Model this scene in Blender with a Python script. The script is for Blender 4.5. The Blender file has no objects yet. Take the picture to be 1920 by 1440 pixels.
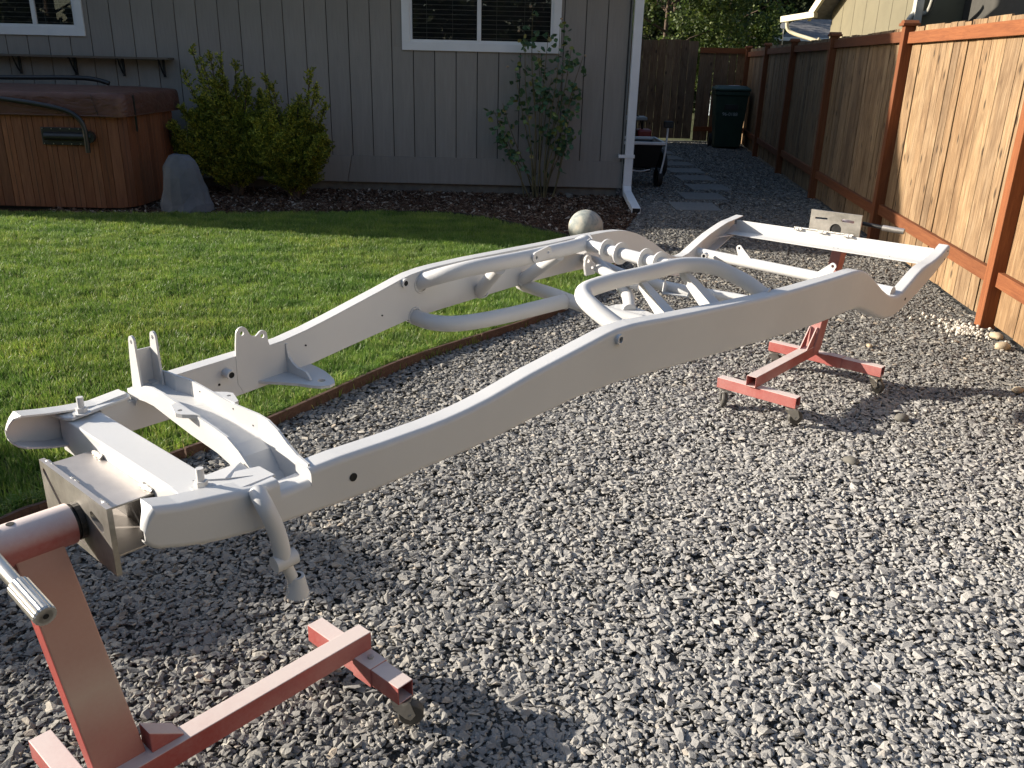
import bpy, bmesh, math, random
import numpy as np
from mathutils import Vector, Matrix, Euler
from math import sin, cos, pi, radians, sqrt, atan2
random.seed(7); rng = np.random.default_rng(11)
scn = bpy.context.scene
C = scn.collection

# ------------------------------------------------------------ camera
F_PX = 1600.0
PITCH = math.atan(604 / 1600.); ROLL = 0.0245; CAMH = 1.45
fwd = Vector((0, cos(PITCH), -sin(PITCH))); upv = Vector((0, sin(PITCH), cos(PITCH))); rt = Vector((1, 0, 0))
right = rt * cos(ROLL) + upv * sin(ROLL); up = -rt * sin(ROLL) + upv * cos(ROLL)
cam = bpy.data.cameras.new('camera'); camo = bpy.data.objects.new('camera', cam); C.objects.link(camo)
cam.sensor_width = 36; cam.lens = F_PX / 1920 * 36; cam.clip_start = .05; cam.clip_end = 500
M = Matrix((right, up, -fwd)).transposed().to_4x4(); M.translation = (0, 0, CAMH)
camo.matrix_world = M
scn.camera = camo

# ------------------------------------------------------------ light
SUN_EL = 19.5; SUN_TRAVEL = -10.0      # travel direction of light in plan, degrees from +X
world = bpy.data.worlds.new('World'); scn.world = world; world.use_nodes = True
nt = world.node_tree; bg = nt.nodes['Background']
sky = nt.nodes.new('ShaderNodeTexSky'); sky.sky_type = 'NISHITA'; sky.sun_disc = False
tx, ty = cos(radians(SUN_TRAVEL)), sin(radians(SUN_TRAVEL))
sky.sun_elevation = radians(SUN_EL)
sky.sun_rotation = atan2(-tx, -ty) % (2 * pi)     # direction towards the sun, from +Y clockwise
sky.air_density = 1.0; sky.dust_density = 1.2
nt.links.new(sky.outputs[0], bg.inputs[0]); bg.inputs[1].default_value = 0.095
sl = bpy.data.lights.new('sun', 'SUN'); slo = bpy.data.objects.new('sun', sl); C.objects.link(slo)
sl.energy = 5.0; sl.angle = radians(.5); sl.color = (1.0, .91, .775)
slo.rotation_euler = Vector((tx * cos(radians(SUN_EL)), ty * cos(radians(SUN_EL)), -sin(radians(SUN_EL)))).to_track_quat('-Z', 'Y').to_euler()
slo.location = (-20, 6, 15)
scn.view_settings.view_transform = 'Standard'; scn.view_settings.look = 'None'
scn.view_settings.gamma = 1; scn.view_settings.exposure = 1.18; scn.view_settings.use_curve_mapping = False

# ------------------------------------------------------------ materials
ALB = .80      # common scale of the duller surface colours
def lin(c): return tuple((x / 12.92 if x <= .04045 else ((x + .055) / 1.055) ** 2.4) for x in c)
class Mt:
    def __init__(s, name, rough=.6, metal=0., spec=.5):
        s.m = bpy.data.materials.new(name); s.m.use_nodes = True; s.t = s.m.node_tree
        s.b = s.t.nodes['Principled BSDF']; s.b.inputs['Roughness'].default_value = rough
        s.b.inputs['Metallic'].default_value = metal; s.b.inputs['Specular IOR Level'].default_value = spec
    def n(s, ty, **k):
        x = s.t.nodes.new(ty)
        for a, v in k.items(): setattr(x, a, v)
        return x
    def l(s, a, b): s.t.links.new(a, b)
    def coord(s, kind='Object', scale=(1, 1, 1)):
        if kind == 'World': o = s.n('ShaderNodeNewGeometry').outputs['Position']
        else: o = s.n('ShaderNodeTexCoord').outputs[kind]
        mp = s.n('ShaderNodeMapping'); mp.inputs['Scale'].default_value = scale; s.l(o, mp.inputs[0]); return mp.outputs[0]
    def noise(s, co, scale=5, detail=4, rough=.55, dist=0):
        x = s.n('ShaderNodeTexNoise'); x.inputs['Scale'].default_value = scale; x.inputs['Detail'].default_value = detail
        x.inputs['Roughness'].default_value = rough; x.inputs['Distortion'].default_value = dist
        s.l(co, x.inputs['Vector']); return x.outputs['Fac']
    def ramp(s, fac, stops):
        r = s.n('ShaderNodeValToRGB'); e = r.color_ramp.elements
        while len(e) < len(stops): e.new(.5)
        for el, (p, c) in zip(e, stops):
            el.position = p; el.color = (*c, 1) if len(c) == 3 else c
        s.l(fac, r.inputs[0]); return r.outputs[0]
    def mix(s, f, a, b, mode='MIX'):
        x = s.n('ShaderNodeMix', data_type='RGBA', blend_type=mode)
        for sock, v in ((x.inputs[0], f), (x.inputs[6], a), (x.inputs[7], b)):
            if hasattr(v, 'is_output'): s.l(v, sock)
            elif isinstance(v, (int, float)): sock.default_value = v
            else: sock.default_value = (*v, 1)
        return x.outputs[2]
    def math(s, op, a, b=0., c=None, clamp=False):
        x = s.n('ShaderNodeMath', operation=op); x.use_clamp = clamp
        for i, v in enumerate((a, b) if c is None else (a, b, c)):
            if hasattr(v, 'is_output'): s.l(v, x.inputs[i])
            else: x.inputs[i].default_value = v
        return x.outputs[0]
    def col(s, c):
        if hasattr(c, 'is_output'): s.l(c, s.b.inputs['Base Color'])
        else: s.b.inputs['Base Color'].default_value = (*c, 1)
        return s
    def bump(s, h, st=.3, d=.01):
        b = s.n('ShaderNodeBump'); b.inputs['Strength'].default_value = st; b.inputs['Distance'].default_value = d
        s.l(h, b.inputs['Height']); s.l(b.outputs[0], s.b.inputs['Normal']); return s
    def rough(s, v): s.l(v, s.b.inputs['Roughness']); return s
    def rnd(s): return s.n('ShaderNodeObjectInfo').outputs['Random']

def plain(name, c, rough=.6, metal=0., var=.12, sc=8, bump=.1, spec=.5):
    m = Mt(name, rough, metal, spec); co = m.coord('Object')
    c = tuple(x * ALB for x in c)
    f = m.noise(co, sc, 5)
    m.col(m.ramp(f, [(.3, tuple(x * (1 - var) for x in c)), (.7, tuple(min(1, x * (1 + var)) for x in c))]))
    if bump: m.bump(m.noise(co, sc * 14, 3), bump, .002)
    return m.m

# white primer on the chassis: slightly uneven sprayed coat, faint dust
def white_primer():
    m = Mt('white_primer_paint', .42, 0, .4); co = m.coord('Object')
    f = m.noise(co, 3.2, 4); g = m.noise(co, 60, 3)
    c = m.ramp(f, [(.3, (.525, .522, .518)), (.7, (.575, .572, .567))])
    c = m.mix(m.ramp(m.noise(co, 9, 6, .7), [(.66, (0, 0, 0)), (.8, (.22, .22, .22))]), c, (.40, .365, .32))
    m.col(c); m.rough(m.ramp(g, [(.3, (.36,) * 3), (.7, (.5,) * 3)])); m.bump(m.noise(co, 220, 3), .09, .0015)
    return m.m
WHITE = white_primer()
def dusty_steel():
    m = Mt('bare_steel_plate', .48, .75); co = m.coord('Object')
    f = m.noise(co, 14, 5, .65)
    c = m.ramp(f, [(.25, (.20, .19, .17)), (.55, (.36, .34, .31)), (.8, (.50, .47, .43))])
    # overspray settled on top faces
    nz = m.n('ShaderNodeSeparateXYZ'); m.l(m.n('ShaderNodeNewGeometry').outputs['Normal'], nz.inputs[0])
    k = m.math('MULTIPLY', m.math('SUBTRACT', nz.outputs[2], .3, clamp=True), .8, clamp=True)
    m.col(m.mix(k, c, (.62, .56, .53))); m.bump(m.noise(co, 60, 4), .2, .002)
    return m.m
STEEL = dusty_steel()
WELD = plain('weld_bead_metal', (.62, .60, .57), .35, .6, .3, 60, .8)
CHROME = plain('zinc_handle_metal', (.62, .60, .56), .32, .85, .15, 30, .1)
BLACKPIPE = plain('black_pipe_steel', (.035, .034, .034), .5, .5, .3, 20, .3)
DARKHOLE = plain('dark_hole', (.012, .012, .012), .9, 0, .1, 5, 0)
def red_overspray():
    m = Mt('red_paint_with_overspray', .5); co = m.coord('Object')
    nz = m.n('ShaderNodeSeparateXYZ'); m.l(m.n('ShaderNodeNewGeometry').outputs['Normal'], nz.inputs[0])
    base = m.ramp(m.noise(co, 5, 4), [(.3, (.25, .028, .024)), (.7, (.32, .04, .032))])
    dust = m.math('MULTIPLY', m.math('MAXIMUM', nz.outputs[2], 0.), .86)
    spk = m.ramp(m.noise(co, 90, 4, .7), [(.35, (.0,) * 3), (.75, (.09,) * 3)])
    fog = m.ramp(m.noise(co, 4.5, 3), [(.35, (.0,) * 3), (.68, (.20,) * 3)])
    k = m.math('ADD', m.math('ADD', dust, fog), spk, clamp=True)
    m.col(m.mix(k, base, (.60, .51, .48))); m.bump(m.noise(co, 150, 3), .12, .001)
    return m.m
RED = red_overspray()
def red_post_paint():
    m = Mt('red_post_paint_sprayed_pale', .55); co = m.coord('Object')
    base = m.ramp(m.noise(co, 6, 4), [(.3, (.25, .028, .024)), (.7, (.32, .04, .032))])
    sx = m.n('ShaderNodeSeparateXYZ'); m.l(m.n('ShaderNodeTexCoord').outputs['Object'], sx.inputs[0])
    # pale primer fog sprayed on the middle and top of the post
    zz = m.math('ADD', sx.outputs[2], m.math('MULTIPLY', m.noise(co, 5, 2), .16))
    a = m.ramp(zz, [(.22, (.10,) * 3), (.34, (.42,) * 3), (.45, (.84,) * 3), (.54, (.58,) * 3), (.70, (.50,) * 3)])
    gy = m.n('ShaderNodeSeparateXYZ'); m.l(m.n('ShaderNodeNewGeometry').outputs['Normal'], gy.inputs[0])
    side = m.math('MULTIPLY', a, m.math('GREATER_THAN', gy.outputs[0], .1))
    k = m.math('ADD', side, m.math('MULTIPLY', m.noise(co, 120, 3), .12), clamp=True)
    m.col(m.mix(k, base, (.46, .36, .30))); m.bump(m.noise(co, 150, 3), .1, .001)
    return m.m
REDPOST = red_post_paint()

def wood(name, cols, grain=1., knots=True, rough=.75, axis='z', bump=.35, wet=None):
    m = Mt(name, rough, 0, .3); cols = [tuple(x * ALB for x in q) for q in cols]
    tc = m.n('ShaderNodeTexCoord').outputs['Object']
    off = m.n('ShaderNodeVectorMath', operation='ADD')
    rv = m.n('ShaderNodeCombineXYZ'); r = m.rnd()
    m.l(m.math('MULTIPLY', r, 37.), rv.inputs[0]); m.l(m.math('MULTIPLY', r, 91.), rv.inputs[1]); m.l(m.math('MULTIPLY', r, 53.), rv.inputs[2])
    m.l(tc, off.inputs[0]); m.l(rv.outputs[0], off.inputs[1])
    mp = m.n('ShaderNodeMapping'); sc = {'z': (1, 1, .07), 'x': (.07, 1, 1)}[axis]
    mp.inputs['Scale'].default_value = sc; m.l(off.outputs[0], mp.inputs[0]); co = mp.outputs[0]
    g = m.noise(co, 52 * grain, 6, .7, .9); g2 = m.noise(co, 9, 3, .5, .6); g3 = m.noise(co, 120, 3, .6)
    c = m.ramp(g, [(.34, cols[0]), (.5, cols[1]), (.66, cols[2])])
    c = m.mix(m.math('MULTIPLY', g2, .55), c, tuple(x * .55 for x in cols[1]))
    tint = m.ramp(r, [(0, (.66, .62, .60)), (.3, (1, .96, .92)), (.6, (.86, .76, .66)), (.8, (1.02, 1.0, .97)), (1, (1.14, 1.08, .98))])
    c = m.mix(1., c, tint, 'MULTIPLY')
    if knots:
        mp2 = m.n('ShaderNodeMapping'); mp2.inputs['Scale'].default_value = {'z': (1, 1, .45), 'x': (.45, 1, 1)}[axis]
        m.l(off.outputs[0], mp2.inputs[0])
        sp = m.n('ShaderNodeSeparateXYZ'); m.l(mp2.outputs[0], sp.inputs[0]); cb_ = m.n('ShaderNodeCombineXYZ'); m.l(sp.outputs[0], cb_.inputs[0]); m.l(sp.outputs[2], cb_.inputs[1])
        v = m.n('ShaderNodeTexVoronoi'); v.voronoi_dimensions = '2D'; v.inputs['Scale'].default_value = 5.; m.l(cb_.outputs[0], v.inputs['Vector'])
        sel = m.n('ShaderNodeSeparateColor'); m.l(v.outputs['Color'], sel.inputs[0])
        k = m.math('MULTIPLY', m.ramp(m.math('ADD', v.outputs['Distance'], m.math('MULTIPLY', g, .03)), [(.055, (.85,) * 3), (.12, (0, 0, 0))]), m.math('GREATER_THAN', sel.outputs[0], .45))
        pt = m.noise(mp2.outputs[0], 5.5, 4, .6, .8); c = m.mix(1., c, m.ramp(pt, [(.32, (.70, .67, .65)), (.5, (1., 1., 1.)), (.68, (1.18, 1.18, 1.15))]), 'MULTIPLY')
        c = m.mix(k, c, tuple(x * .22 for x in cols[0]))
    m.col(c)
    m.bump(m.math('ADD', g, m.math('MULTIPLY', g3, .5)), bump, .003)
    return m.m
PICKET = wood('weathered_cedar_picket', [(.17, .105, .06), (.33, .225, .130), (.46, .35, .225)])
PICKET_GREY = wood('dark_cedar_board', [(.14, .085, .05), (.21, .14, .09), (.29, .21, .145)])
STAIN = wood('red_brown_stained_post', [(.18, .062, .025), (.25, .088, .034), (.31, .118, .047)], 1, False)
STAINX = wood('red_brown_stained_rail', [(.19, .065, .026), (.26, .092, .035), (.32, .122, .048)], 1, False, axis='x')
EDGING = wood('brown_bender_board', [(.08, .048, .035), (.12, .07, .052), (.16, .10, .075)], 1, False, axis='x')
TUBWOOD = wood('reddish_cabinet_board', [(.17, .066, .035), (.25, .10, .052), (.31, .135, .072)], .8, False, .6)

def siding():
    m = Mt('grey_taupe_siding_paint', .8, 0, .25); tc = m.coord('Object', (1, 1, .08))
    r = m.rnd()
    c = m.ramp(m.noise(tc, 28, 5, .65, .5), [(.3, (.215, .198, .180)), (.7, (.25, .232, .212))])
    c = m.mix(1., c, m.ramp(r, [(0, (.94,) * 3), (1, (1.05,) * 3)]), 'MULTIPLY')
    m.col(c); m.bump(m.noise(tc, 90, 5, .7, .6), .35, .002); return m.m
SIDING = siding()
TRIM = plain('white_trim_paint', (.80, .81, .83), .5, 0, .05, 4, .08)
GLASS = Mt('window_glass', .06, 0, .6).col((.008, .009, .011)).m
BLIND = plain('window_blind_slat', (.13, .12, .105), .6, 0, .1)
CONC = plain('concrete', (.17, .16, .14), .9, 0, .2, 12, .5)
def paverm():
    m = Mt('grey_paver', .9, 0, .2); co = m.coord('Object')
    m.col(m.mix(1., m.ramp(m.noise(co, 18, 5), [(.3, (.155, .155, .15)), (.7, (.20, .197, .19))]), m.ramp(m.rnd(), [(0, (.88,) * 3), (1, (1.1,) * 3)]), 'MULTIPLY'))
    m.bump(m.noise(co, 90, 4), .5, .003); return m.m
PAVER = paverm()
def gravelm():
    m = Mt('crushed_grey_gravel', .82, 0, .3); r = m.rnd(); pos = m.coord('World')
    c = m.ramp(r, [(0, (.085, .084, .082)), (.25, (.13, .127, .12)), (.5, (.165, .160, .148)), (.72, (.20, .193, .175)), (.88, (.24, .218, .182)), (.96, (.31, .295, .26)), (1, (.35, .28, .20))])
    # white primer overspray that settled on the stones around and under the chassis
    d = m.n('ShaderNodeVectorMath', operation='DISTANCE'); m.l(m.coord('World', (1, .8, 1)), d.inputs[0]); d.inputs[1].default_value = (1.05, 2.0, 0)
    f = m.math('ADD', d.outputs['Value'], m.math('MULTIPLY', m.noise(pos, 2.2, 3), 1.1))
    k = m.ramp(m.math('DIVIDE', f, 3.2), [(.26, (.60,) * 3), (.50, (.42,) * 3), (.74, (.15,) * 3), (1.0, (.03,) * 3)])
    c = m.mix(k, c, (.46, .448, .435))
    n1 = m.noise(m.coord('Object'), 1.3, 3)
    c = m.mix(1., c, m.ramp(n1, [(.3, (.86,) * 3), (.7, (1.1,) * 3)]), 'MULTIPLY')
    m.col(c); m.bump(m.noise(m.coord('Object'), 4, 3), .15, .05); return m.m
GRAVEL = gravelm()
def soilm(name, a, b, sc=30):
    m = Mt(name, .95, 0, .1); co = m.coord('World')
    m.col(m.ramp(m.noise(co, sc, 6, .7), [(.3, a), (.7, b)])); m.bump(m.noise(co, sc * 2, 5), .8, .02); return m.m
GBASE = soilm('gravel_bed_base', (.055, .054, .05), (.13, .125, .115), 60)
SOIL = soilm('lawn_soil', (.05, .055, .02), (.12, .12, .045))
FARG = soilm('far_ground', (.04, .05, .02), (.09, .09, .05), 2)
MULCHB = soilm('mulch_soil', (.022, .014, .009), (.06, .035, .022), 40)
def chipm():
    m = Mt('bark_mulch_chip', .9, 0, .15); r = m.rnd()
    m.col(m.ramp(r, [(0, (.03, .019, .014)), (.35, (.08, .045, .030)), (.7, (.13, .078, .052)), (.9, (.20, .15, .11)), (.97, (.40, .34, .28))]))
    m.bump(m.noise(m.coord('Object', (.2, 1, 1)), 6, 4), .5, .05); return m.m
CHIP = chipm()
def leafm(name, stops, trans=.25, rough=.55, wsc=.0):
    m = Mt(name, rough, 0, .35)
    g = m.n('ShaderNodeNewGeometry'); r = g.outputs['Random Per Island']
    c = m.ramp(r, [(p, tuple(x * ALB for x in q)) for p, q in stops])
    if wsc:
        w = m.noise(m.coord('World'), wsc, 3)
        c = m.mix(1., c, m.ramp(w, [(.3, (.62,) * 3), (.7, (1.3,) * 3)]), 'MULTIPLY')
    m.col(c)
    tr = m.n('ShaderNodeBsdfTranslucent'); m.l(c, tr.inputs[0])
    mx = m.n('ShaderNodeMixShader'); mx.inputs[0].default_value = trans
    m.l(m.b.outputs[0], mx.inputs[1]); m.l(tr.outputs[0], mx.inputs[2])
    out = [n for n in m.t.nodes if n.type == 'OUTPUT_MATERIAL'][0]; m.l(mx.outputs[0], out.inputs[0])
    return m.m
def grassm():
    m = Mt('lawn_grass_blade', .5, 0, .35)
    g = m.n('ShaderNodeNewGeometry'); r = g.outputs['Random Per Island']
    w = m.noise(m.coord('World', (1., 2.2, 1)), 3.0, 4, .6); w2 = m.noise(m.coord('World'), .8, 2)
    c = m.ramp(r, [(0, (.055, .12, .018)), (.5, (.10, .20, .03)), (.85, (.17, .265, .05)), (1, (.34, .34, .17))])
    c = m.mix(1., c, m.ramp(w, [(.34, (.58, .68, .6)), (.5, (1, 1, 1)), (.66, (1.45, 1.32, 1.1))]), 'MULTIPLY')
    c = m.mix(1., c, m.ramp(w2, [(.35, (.85, .95, .9)), (.65, (1.15, 1.05, 1.0))]), 'MULTIPLY')
    m.col(c)
    tr = m.n('ShaderNodeBsdfTranslucent'); m.l(c, tr.inputs[0])
    mx = m.n('ShaderNodeMixShader'); mx.inputs[0].default_value = .35
    m.l(m.b.outputs[0], mx.inputs[1]); m.l(tr.outputs[0], mx.inputs[2])
    out = [n for n in m.t.nodes if n.type == 'OUTPUT_MATERIAL'][0]; m.l(mx.outputs[0], out.inputs[0])
    return m.m
GRASS = grassm()
YEW = leafm('yew_foliage', [(0, (.07, .10, .014)), (.45, (.19, .23, .03)), (.8, (.42, .42, .05)), (1, (.60, .54, .08))], .25, .6, 1.6)
ROSEL = leafm('rose_leaf', [(0, (.05, .11, .055)), (.75, (.09, .18, .08)), (.93, (.22, .25, .06)), (1, (.45, .38, .14))], .2, .4)
TREEL1 = leafm('background_conifer_foliage', [(0, (.015, .028, .010)), (.7, (.035, .055, .016)), (1, (.075, .09, .022))], .25, .7, .5)
TREEL2 = leafm('background_leaf_foliage', [(0, (.04, .07, .015)), (.7, (.085, .13, .022)), (1, (.16, .19, .04))], .35, .6, .9)
BARK = plain('bark', (.09, .06, .04), .9, 0, .3, 12, .8)
CANE = plain('rose_cane', (.13, .11, .05), .8, 0, .35, 9, .3)
ROCKM = plain('grey_landscape_rock', (.12, .125, .145), .85, 0, .25, 5, .6)
def ballm():
    m = Mt('stone_ball_mottled', .85, 0, .25); co = m.coord('Object')
    c = m.ramp(m.noise(co, 7, 5, .6, .8), [(.36, (.20, .225, .22)), (.47, (.33, .34, .31)), (.56, (.44, .42, .36)), (.68, (.50, .43, .35))])
    m.col(m.mix(m.ramp(m.noise(co, 28, 4), [(.55, (0,) * 3), (.7, (.5,) * 3)]), c, (.24, .25, .23))); m.bump(m.noise(co, 60, 4), .3, .002); return m.m
BALL = ballm()
COVER = plain('brown_vinyl_cover', (.135, .06, .045), .42, 0, .2, 6, .25)
def coverm():
    m = Mt('creased_brown_vinyl_cover', .45, 0, .3); co = m.coord('Object')
    m.col(m.ramp(m.noise(co, 3, 5), [(.3, (.075, .034, .026)), (.7, (.105, .050, .038))]))
    h = m.math('ADD', m.noise(m.coord('Object', (1, 1, 2.5)), 4.5, 3, .5, 1.2), m.math('MULTIPLY', m.noise(co, 60, 3), .04)); m.bump(h, .5, .04); return m.m
COVERM = coverm()
BLACKM = plain('black_powder_coat', (.016, .017, .019), .4, 0, .2, 10, .1)
BINM = plain('dark_green_plastic', (.012, .045, .028), .5, 0, .2, 5, .1)
RUBBER = plain('black_rubber', (.02, .02, .02), .75, 0, .3, 20, .2)
WHEELM = plain('dusty_grey_caster_wheel', (.085, .08, .072), .6, 0, .3, 20, .2)
REDPL = plain('red_plastic', (.25, .02, .02), .45, 0, .2, 6, .1)
TUBBLK = plain('black_poly_tub', (.012, .012, .013), .5, 0, .2, 6, .1)
NWALL = plain('olive_tan_siding', (.19, .165, .10), .8, 0, .08, 3, .2)
NCREAM = plain('cream_gutter_paint', (.74, .67, .48), .5, 0, .05, 4, .05)
BLUESH = plain('pale_blue_siding', (.34, .40, .46), .8, 0, .08, 3, .2)
SHING = plain('grey_roof_shingle', (.17, .165, .17), .9, 0, .25, 12, .6)
CREAMST = plain('cream_river_stone', (.50, .40, .27), .8, 0, .25, 20, .3)
PALEST = plain('pale_dried_cement', (.62, .58, .50), .95, 0, .2, 30, .8)
PAPER = plain('pale_sticker', (.5, .55, .62), .6, 0, .05)
TAN = plain('far_house_wall', (.30, .31, .32), .8, 0, .08, 3, .2)

# ------------------------------------------------------------ mesh helpers
def tagp(o, label=None, cat=None, group=None, kind=None):
    if label: o['label'] = label
    if cat: o['category'] = cat
    if group: o['group'] = group
    if kind: o['kind'] = kind
    return o
def thing(name, label, cat, loc=(0, 0, 0), rz=0., group=None):
    o = bpy.data.objects.new(name, None); o.empty_display_size = .1; C.objects.link(o)
    o.location = loc; o.rotation_euler = (0, 0, rz); return tagp(o, label, cat, group)
class MB:
    def __init__(s, off=(0, 0, 0)): s.v = []; s.f = []; s.o = Vector(off); s.sm = []
    def add(s, vs, fs, smooth=False):
        b = len(s.v); s.v += [tuple(Vector(v) - s.o) for v in vs]
        s.f += [tuple(i + b for i in f) for f in fs]; s.sm += [smooth] * len(fs)
    def box(s, a, b):
        (x0, y0, z0), (x1, y1, z1) = a, b
        x0, x1 = min(x0, x1), max(x0, x1); y0, y1 = min(y0, y1), max(y0, y1); z0, z1 = min(z0, z1), max(z0, z1)
        s.add([(x0, y0, z0), (x1, y0, z0), (x1, y1, z0), (x0, y1, z0), (x0, y0, z1), (x1, y0, z1), (x1, y1, z1), (x0, y1, z1)],
              [(0, 3, 2, 1), (4, 5, 6, 7), (0, 1, 5, 4), (1, 2, 6, 5), (2, 3, 7, 6), (3, 0, 4, 7)]); return s
    def beam(s, p, q, w, h, upd=(0, 0, 1), open_end=None):
        p, q = Vector(p), Vector(q); d = (q - p).normalized(); u = Vector(upd); sd = d.cross(u).normalized(); u = sd.cross(d).normalized()
        vs = []
        for e in (p, q):
            for a, b in ((-1, -1), (1, -1), (1, 1), (-1, 1)): vs.append(e + sd * a * w / 2 + u * b * h / 2)
        fs = [(0, 1, 5, 4), (1, 2, 6, 5), (2, 3, 7, 6), (3, 0, 4, 7)]
        if open_end is None: fs += [(0, 3, 2, 1), (4, 5, 6, 7)]
        s.add(vs, fs)
        if open_end is not None:       # hollow square tube: inner skin and rims
            t = .003; vi = []
            for e in (p, q):
                for a, b in ((-1, -1), (1, -1), (1, 1), (-1, 1)): vi.append(e + sd * a * (w / 2 - t) + u * b * (h / 2 - t))
            n = len(s.v) - 8; k = len(s.v)
            s.v += [tuple(x - s.o) for x in vi]
            new = [(k, k + 4, k + 5, k + 1), (k + 1, k + 5, k + 6, k + 2), (k + 2, k + 6, k + 7, k + 3), (k + 3, k + 7, k + 4, k)]
            for i in range(4):
                j = (i + 1) % 4; new += [(n + i, n + j, k + j, k + i)[::-1], (n + 4 + i, n + 4 + j, k + 4 + j, k + 4 + i)]
            s.f += new; s.sm += [False] * len(new)
        return s
    def tube(s, pts, r, n=14, caps=True, smooth=True):
        pts = [Vector(p) for p in pts]; rs = r if isinstance(r, (list, tuple)) else [r] * len(pts)
        rings = []; prev = None
        for i, p in enumerate(pts):
            d = (pts[min(i + 1, len(pts) - 1)] - pts[max(i - 1, 0)]).normalized()
            if prev is None:
                a = Vector((0, 0, 1)) if abs(d.z) < .9 else Vector((1, 0, 0)); x = d.cross(a).normalized()
            else: x = (prev - d * prev.dot(d)).normalized()
            prev = x; y = d.cross(x)
            rings.append([p + (x * cos(2 * pi * k / n) + y * sin(2 * pi * k / n)) * rs[i] for k in range(n)])
        vs = [v for rg in rings for v in rg]; fs = []
        for i in range(len(pts) - 1):
            for k in range(n):
                k2 = (k + 1) % n; fs.append((i * n + k, i * n + k2, (i + 1) * n + k2, (i + 1) * n + k))
        s.add(vs, fs, smooth)
        if caps:
            b = len(s.v); s.add(rings[0], [tuple(range(n))[::-1]]); s.add(rings[-1], [tuple(range(n))])
        return s
    def ring(s, c, ax, ro, ri, th, n=24):
        c, ax = Vector(c), Vector(ax).normalized(); a = Vector((0, 0, 1)) if abs(ax.z) < .9 else Vector((1, 0, 0)); x = ax.cross(a).normalized(); y = ax.cross(x)
        vs = []
        for r, t in ((ro, -th / 2), (ro, th / 2), (ri, th / 2), (ri, -th / 2)):
            vs += [c + (x * cos(2 * pi * k / n) + y * sin(2 * pi * k / n)) * r + ax * t for k in range(n)]
        fs = []
        for q in range(4):
            q2 = (q + 1) % 4
            for k in range(n): k2 = (k + 1) % n; fs.append((q * n + k, q * n + k2, q2 * n + k2, q2 * n + k))
        s.add(vs, fs); return s
    def prism(s, poly, mapf, t0, t1):
        n = len(poly); vs = [mapf(a, b, t0) for a, b in poly] + [mapf(a, b, t1) for a, b in poly]
        fs = [tuple(range(n))[::-1], tuple(range(n, 2 * n))] + [(i, (i + 1) % n, n + (i + 1) % n, n + i) for i in range(n)]
        s.add(vs, fs); return s
    def build(s, name, mat, parent=None, bevel=0, fix=True):
        me = bpy.data.meshes.new(name); me.from_pydata(s.v, [], s.f)
        me.polygons.foreach_set('use_smooth', s.sm); me.materials.append(mat)
        if fix:
            bm = bmesh.new(); bm.from_mesh(me); bmesh.ops.recalc_face_normals(bm, faces=bm.faces); bm.to_mesh(me); bm.free()
        o = bpy.data.objects.new(name, me); C.objects.link(o)
        if parent: o.parent = parent
        if bevel:
            b = o.modifiers.new('bevel', 'BEVEL'); b.width = bevel; b.segments = 2; b.limit_method = 'ANGLE'; b.angle_limit = radians(35)
        return o
def smooth_path(pts, n=6):
    P = [Vector(p) for p in pts]; out = []
    for i in range(len(P) - 1):
        a = P[max(i - 1, 0)]; b = P[i]; c = P[i + 1]; d = P[min(i + 2, len(P) - 1)]
        for k in range(n):
            t = k / n; out.append(.5 * ((2 * b) + (c - a) * t + (2 * a - 5 * b + 4 * c - d) * t * t + (3 * b - a - 3 * c + d) * t ** 3))
    out.append(P[-1]); return out
def circle(cx, cy, r, n=20): return [(cx + r * cos(2 * pi * k / n), cy + r * sin(2 * pi * k / n)) for k in range(n)]
def slot(x0, y0, x1, y1, r, n=8):
    a = atan2(y1 - y0, x1 - x0); out = []
    for k in range(n + 1): t = a - pi / 2 + pi * k / n; out.append((x1 + r * cos(t), y1 + r * sin(t)))
    for k in range(n + 1): t = a + pi / 2 + pi * k / n; out.append((x0 + r * cos(t), y0 + r * sin(t)))
    return out
def plate(name, outline, holes, mapf, th, mat, parent, off=(0, 0, 0), rad=0):
    """flat plate with real holes, from a filled 2-D curve turned into a mesh; mapf(a,b,t)->xyz"""
    cu = bpy.data.curves.new('tmp', 'CURVE'); cu.dimensions = '2D'; cu.fill_mode = 'BOTH'; cu.extrude = th / 2
    for poly in [outline] + holes:
        sp = cu.splines.new('POLY'); sp.points.add(len(poly) - 1)
        for p, (a, b) in zip(sp.points, poly): p.co = (a, b, 0, 1)
        sp.use_cyclic_u = True
    ob = bpy.data.objects.new('tmp', cu); C.objects.link(ob)
    bpy.context.view_layer.update()
    me = bpy.data.meshes.new_from_object(ob.evaluated_get(bpy.context.evaluated_depsgraph_get()))
    bpy.data.objects.remove(ob); bpy.data.curves.remove(cu)
    me.name = name; o3 = Vector(off)
    for v in me.vertices: v.co = Vector(mapf(v.co.x, v.co.y, v.co.z)) - o3
    bm = bmesh.new(); bm.from_mesh(me); bmesh.ops.remove_doubles(bm, verts=bm.verts, dist=1e-5); bmesh.ops.recalc_face_normals(bm, faces=bm.faces); bm.to_mesh(me); bm.free()
    me.materials.clear(); me.materials.append(mat)
    for p in me.polygons: p.use_smooth = False
    o = bpy.data.objects.new(name, me); C.objects.link(o); o.parent = parent; return o
def copy_under(o, parent=None, **kw):
    c = o.copy(); C.objects.link(c)
    if parent: c.parent = parent
    for k, v in kw.items(): setattr(c, k, v)
    return c
def copy_tree(o, parent=None):
    c = o.copy(); C.objects.link(c); c.parent = parent
    for ch in [x for x in bpy.data.objects if x.parent == o]: copy_tree(ch, c)
    return c

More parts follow.
